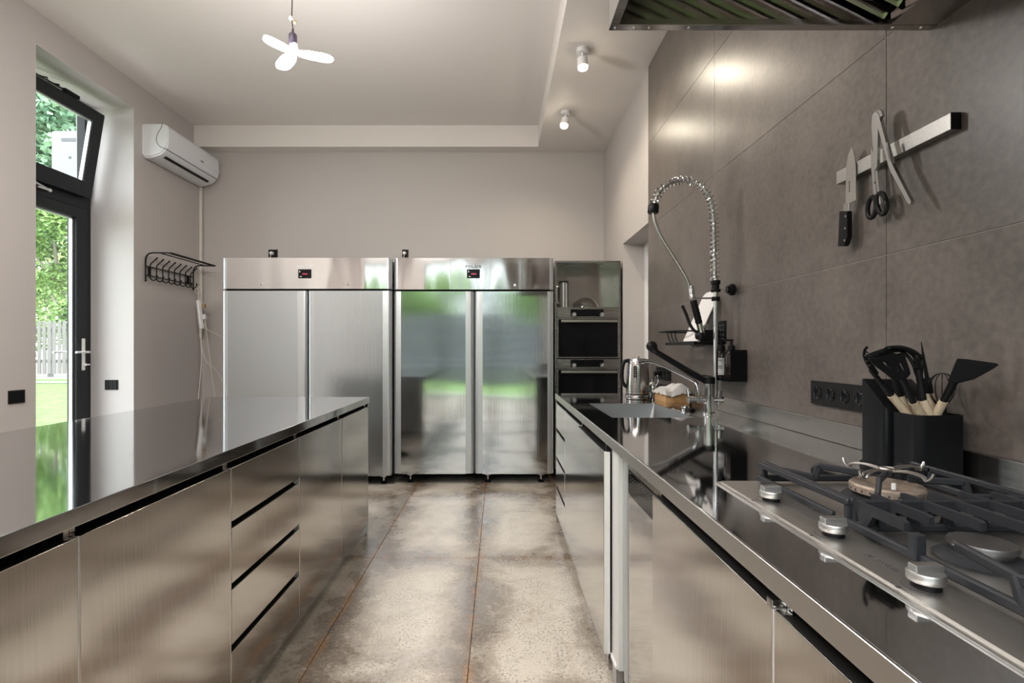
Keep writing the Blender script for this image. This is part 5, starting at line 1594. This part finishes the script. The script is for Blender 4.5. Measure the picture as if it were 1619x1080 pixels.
# slotted spoon (curved ribs)
t = utensil('slotted_spoon', 'black slotted spoon with curved ribs and a wooden handle', P(1452, 584, 1.262), P(1459, 633, 1.256), (1469, 657), 'spoon', 1.252, nr=.0075)
m = MB()
for k, (tx, ty, mx, my) in enumerate(((1400, 551, 1436, 560), (1402, 550, 1444, 558), (1404, 549.5, 1452, 557), (1406, 549.5, 1458, 562))):
    m.tube(smooth_path([P(tx, ty, 1.28 - .01 * k), P((tx + mx) / 2, (ty + my) / 2 - 4, 1.276 - .008 * k), P(mx, my + 4, 1.268 - .006 * k), P(1447 + 3 * k, 582, 1.262)], 5), .0042, 8)
m.plate([P(1399, 552, 1.283), P(1401, 549, 1.283), P(1428, 549, 1.270), P(1442, 553, 1.266), P(1430, 556, 1.27), P(1402, 559, 1.283)], (0, .004, 0))
m.plate([P(1445, 580, 1.262), P(1460, 580, 1.262), P(1460, 590, 1.262), P(1455, 596, 1.262), P(1449, 594, 1.262)], (0, .005, 0))
m.build('head', 'black_nylon', t)
# spike
t = utensil('sharpening_spike', 'thin black pointed spike with a wooden grip, upright behind the spoons', P(1466, 598, 1.275), P(1470, 622, 1.275), (1474, 650), 'utensil', 1.275, nr=.008)
MB().tube([P(1456.5, 540, 1.275), P(1460, 565, 1.275), P(1466.5, 602, 1.275)], [.0008, .0032, .0045], 8).build('spike', 'black_nylon', t)
# flat wooden spoon handle behind
t = utensil('serving_spoon', 'wooden handled black spoon half hidden behind the slotted turner', P(1420, 590, 1.29), P(1441, 629, 1.285), (1447, 655), 'spoon', 1.28)
b = MB()
b.ball(P(1412, 574, 1.292), .022, sx=.8, sy=.25, sz=1.2)
b.build('head', 'black_nylon', t)
# whisk
wk = thing('balloon_whisk', 'black wire balloon whisk standing behind the wide turner', 'whisk', (P(1490, 655, 1.262).x, 1.262, CTZ + .02))
hb = P(1492, 655, 1.262)
MB().tube([P(1489, 640, 1.262), hb, Vector((1.095, 1.262, CTZ + .02))], .0075, 10).build('handle', 'black_nylon', wk)
for k in range(6):
    a = PI * k / 6
    pts = []
    for i in range(17):
        q = -1 + 2 * i / 16
        rr = 22.5 * math.sin(PI * (i / 16)) ** .75 if 0 < i < 16 else 2
        px_ = 1489.5 + (22 if q > 0 else -22) * min(1, (1 - abs(q)) * 2.2) ** .55 * 1.0 * math.cos(a)
        dy_ = (.034 if q > 0 else -.034) * min(1, (1 - abs(q)) * 2.2) ** .55 * math.sin(a)
        if abs(q) < .5:
            s_ = abs(q) / .5
            px_ = 1489.5 + (22 if q > 0 else -22) * math.sin(s_ * PI / 2) * math.cos(a); dy_ = (.034 if q > 0 else -.034) * math.sin(s_ * PI / 2) * math.sin(a)
            py_ = 590 + 22 * (1 - math.cos(s_ * PI / 2))
        else:
            s_ = (abs(q) - .5) / .5
            w_ = math.cos(s_ * PI / 2) ** .8
            px_ = 1489.5 + (22 if q > 0 else -22) * w_ * math.cos(a); dy_ = (.034 if q > 0 else -.034) * w_ * math.sin(a)
            py_ = 612 + 34 * s_
        pts.append(P(px_, py_, 1.262 + dy_ * .6))
    MB().tube(pts, .0011, 5).build('wire', 'black_nylon', wk)
# wide turner, right
Yt = 1.16
t = utensil('fish_turner', 'wide black turner with a wooden handle leaning to the tiled wall', P(1508, 604, 1.20), P(1492, 634, 1.228), (1481, 656), 'turner', 1.245, nr=.0085)
m = MB()
m.plate([W(1513.5, 567, 1.175), W(1530, 568, 1.165), W(1576, 574.5, 1.145), W(1579, 577, 1.145), W(1572, 582, 1.145), W(1541, 599, 1.165), W(1516, 605, 1.19), W(1503, 604, 1.20), W(1500.5, 599, 1.20)], (.002, .004, -.002))
m.build('head', 'black_nylon', t)
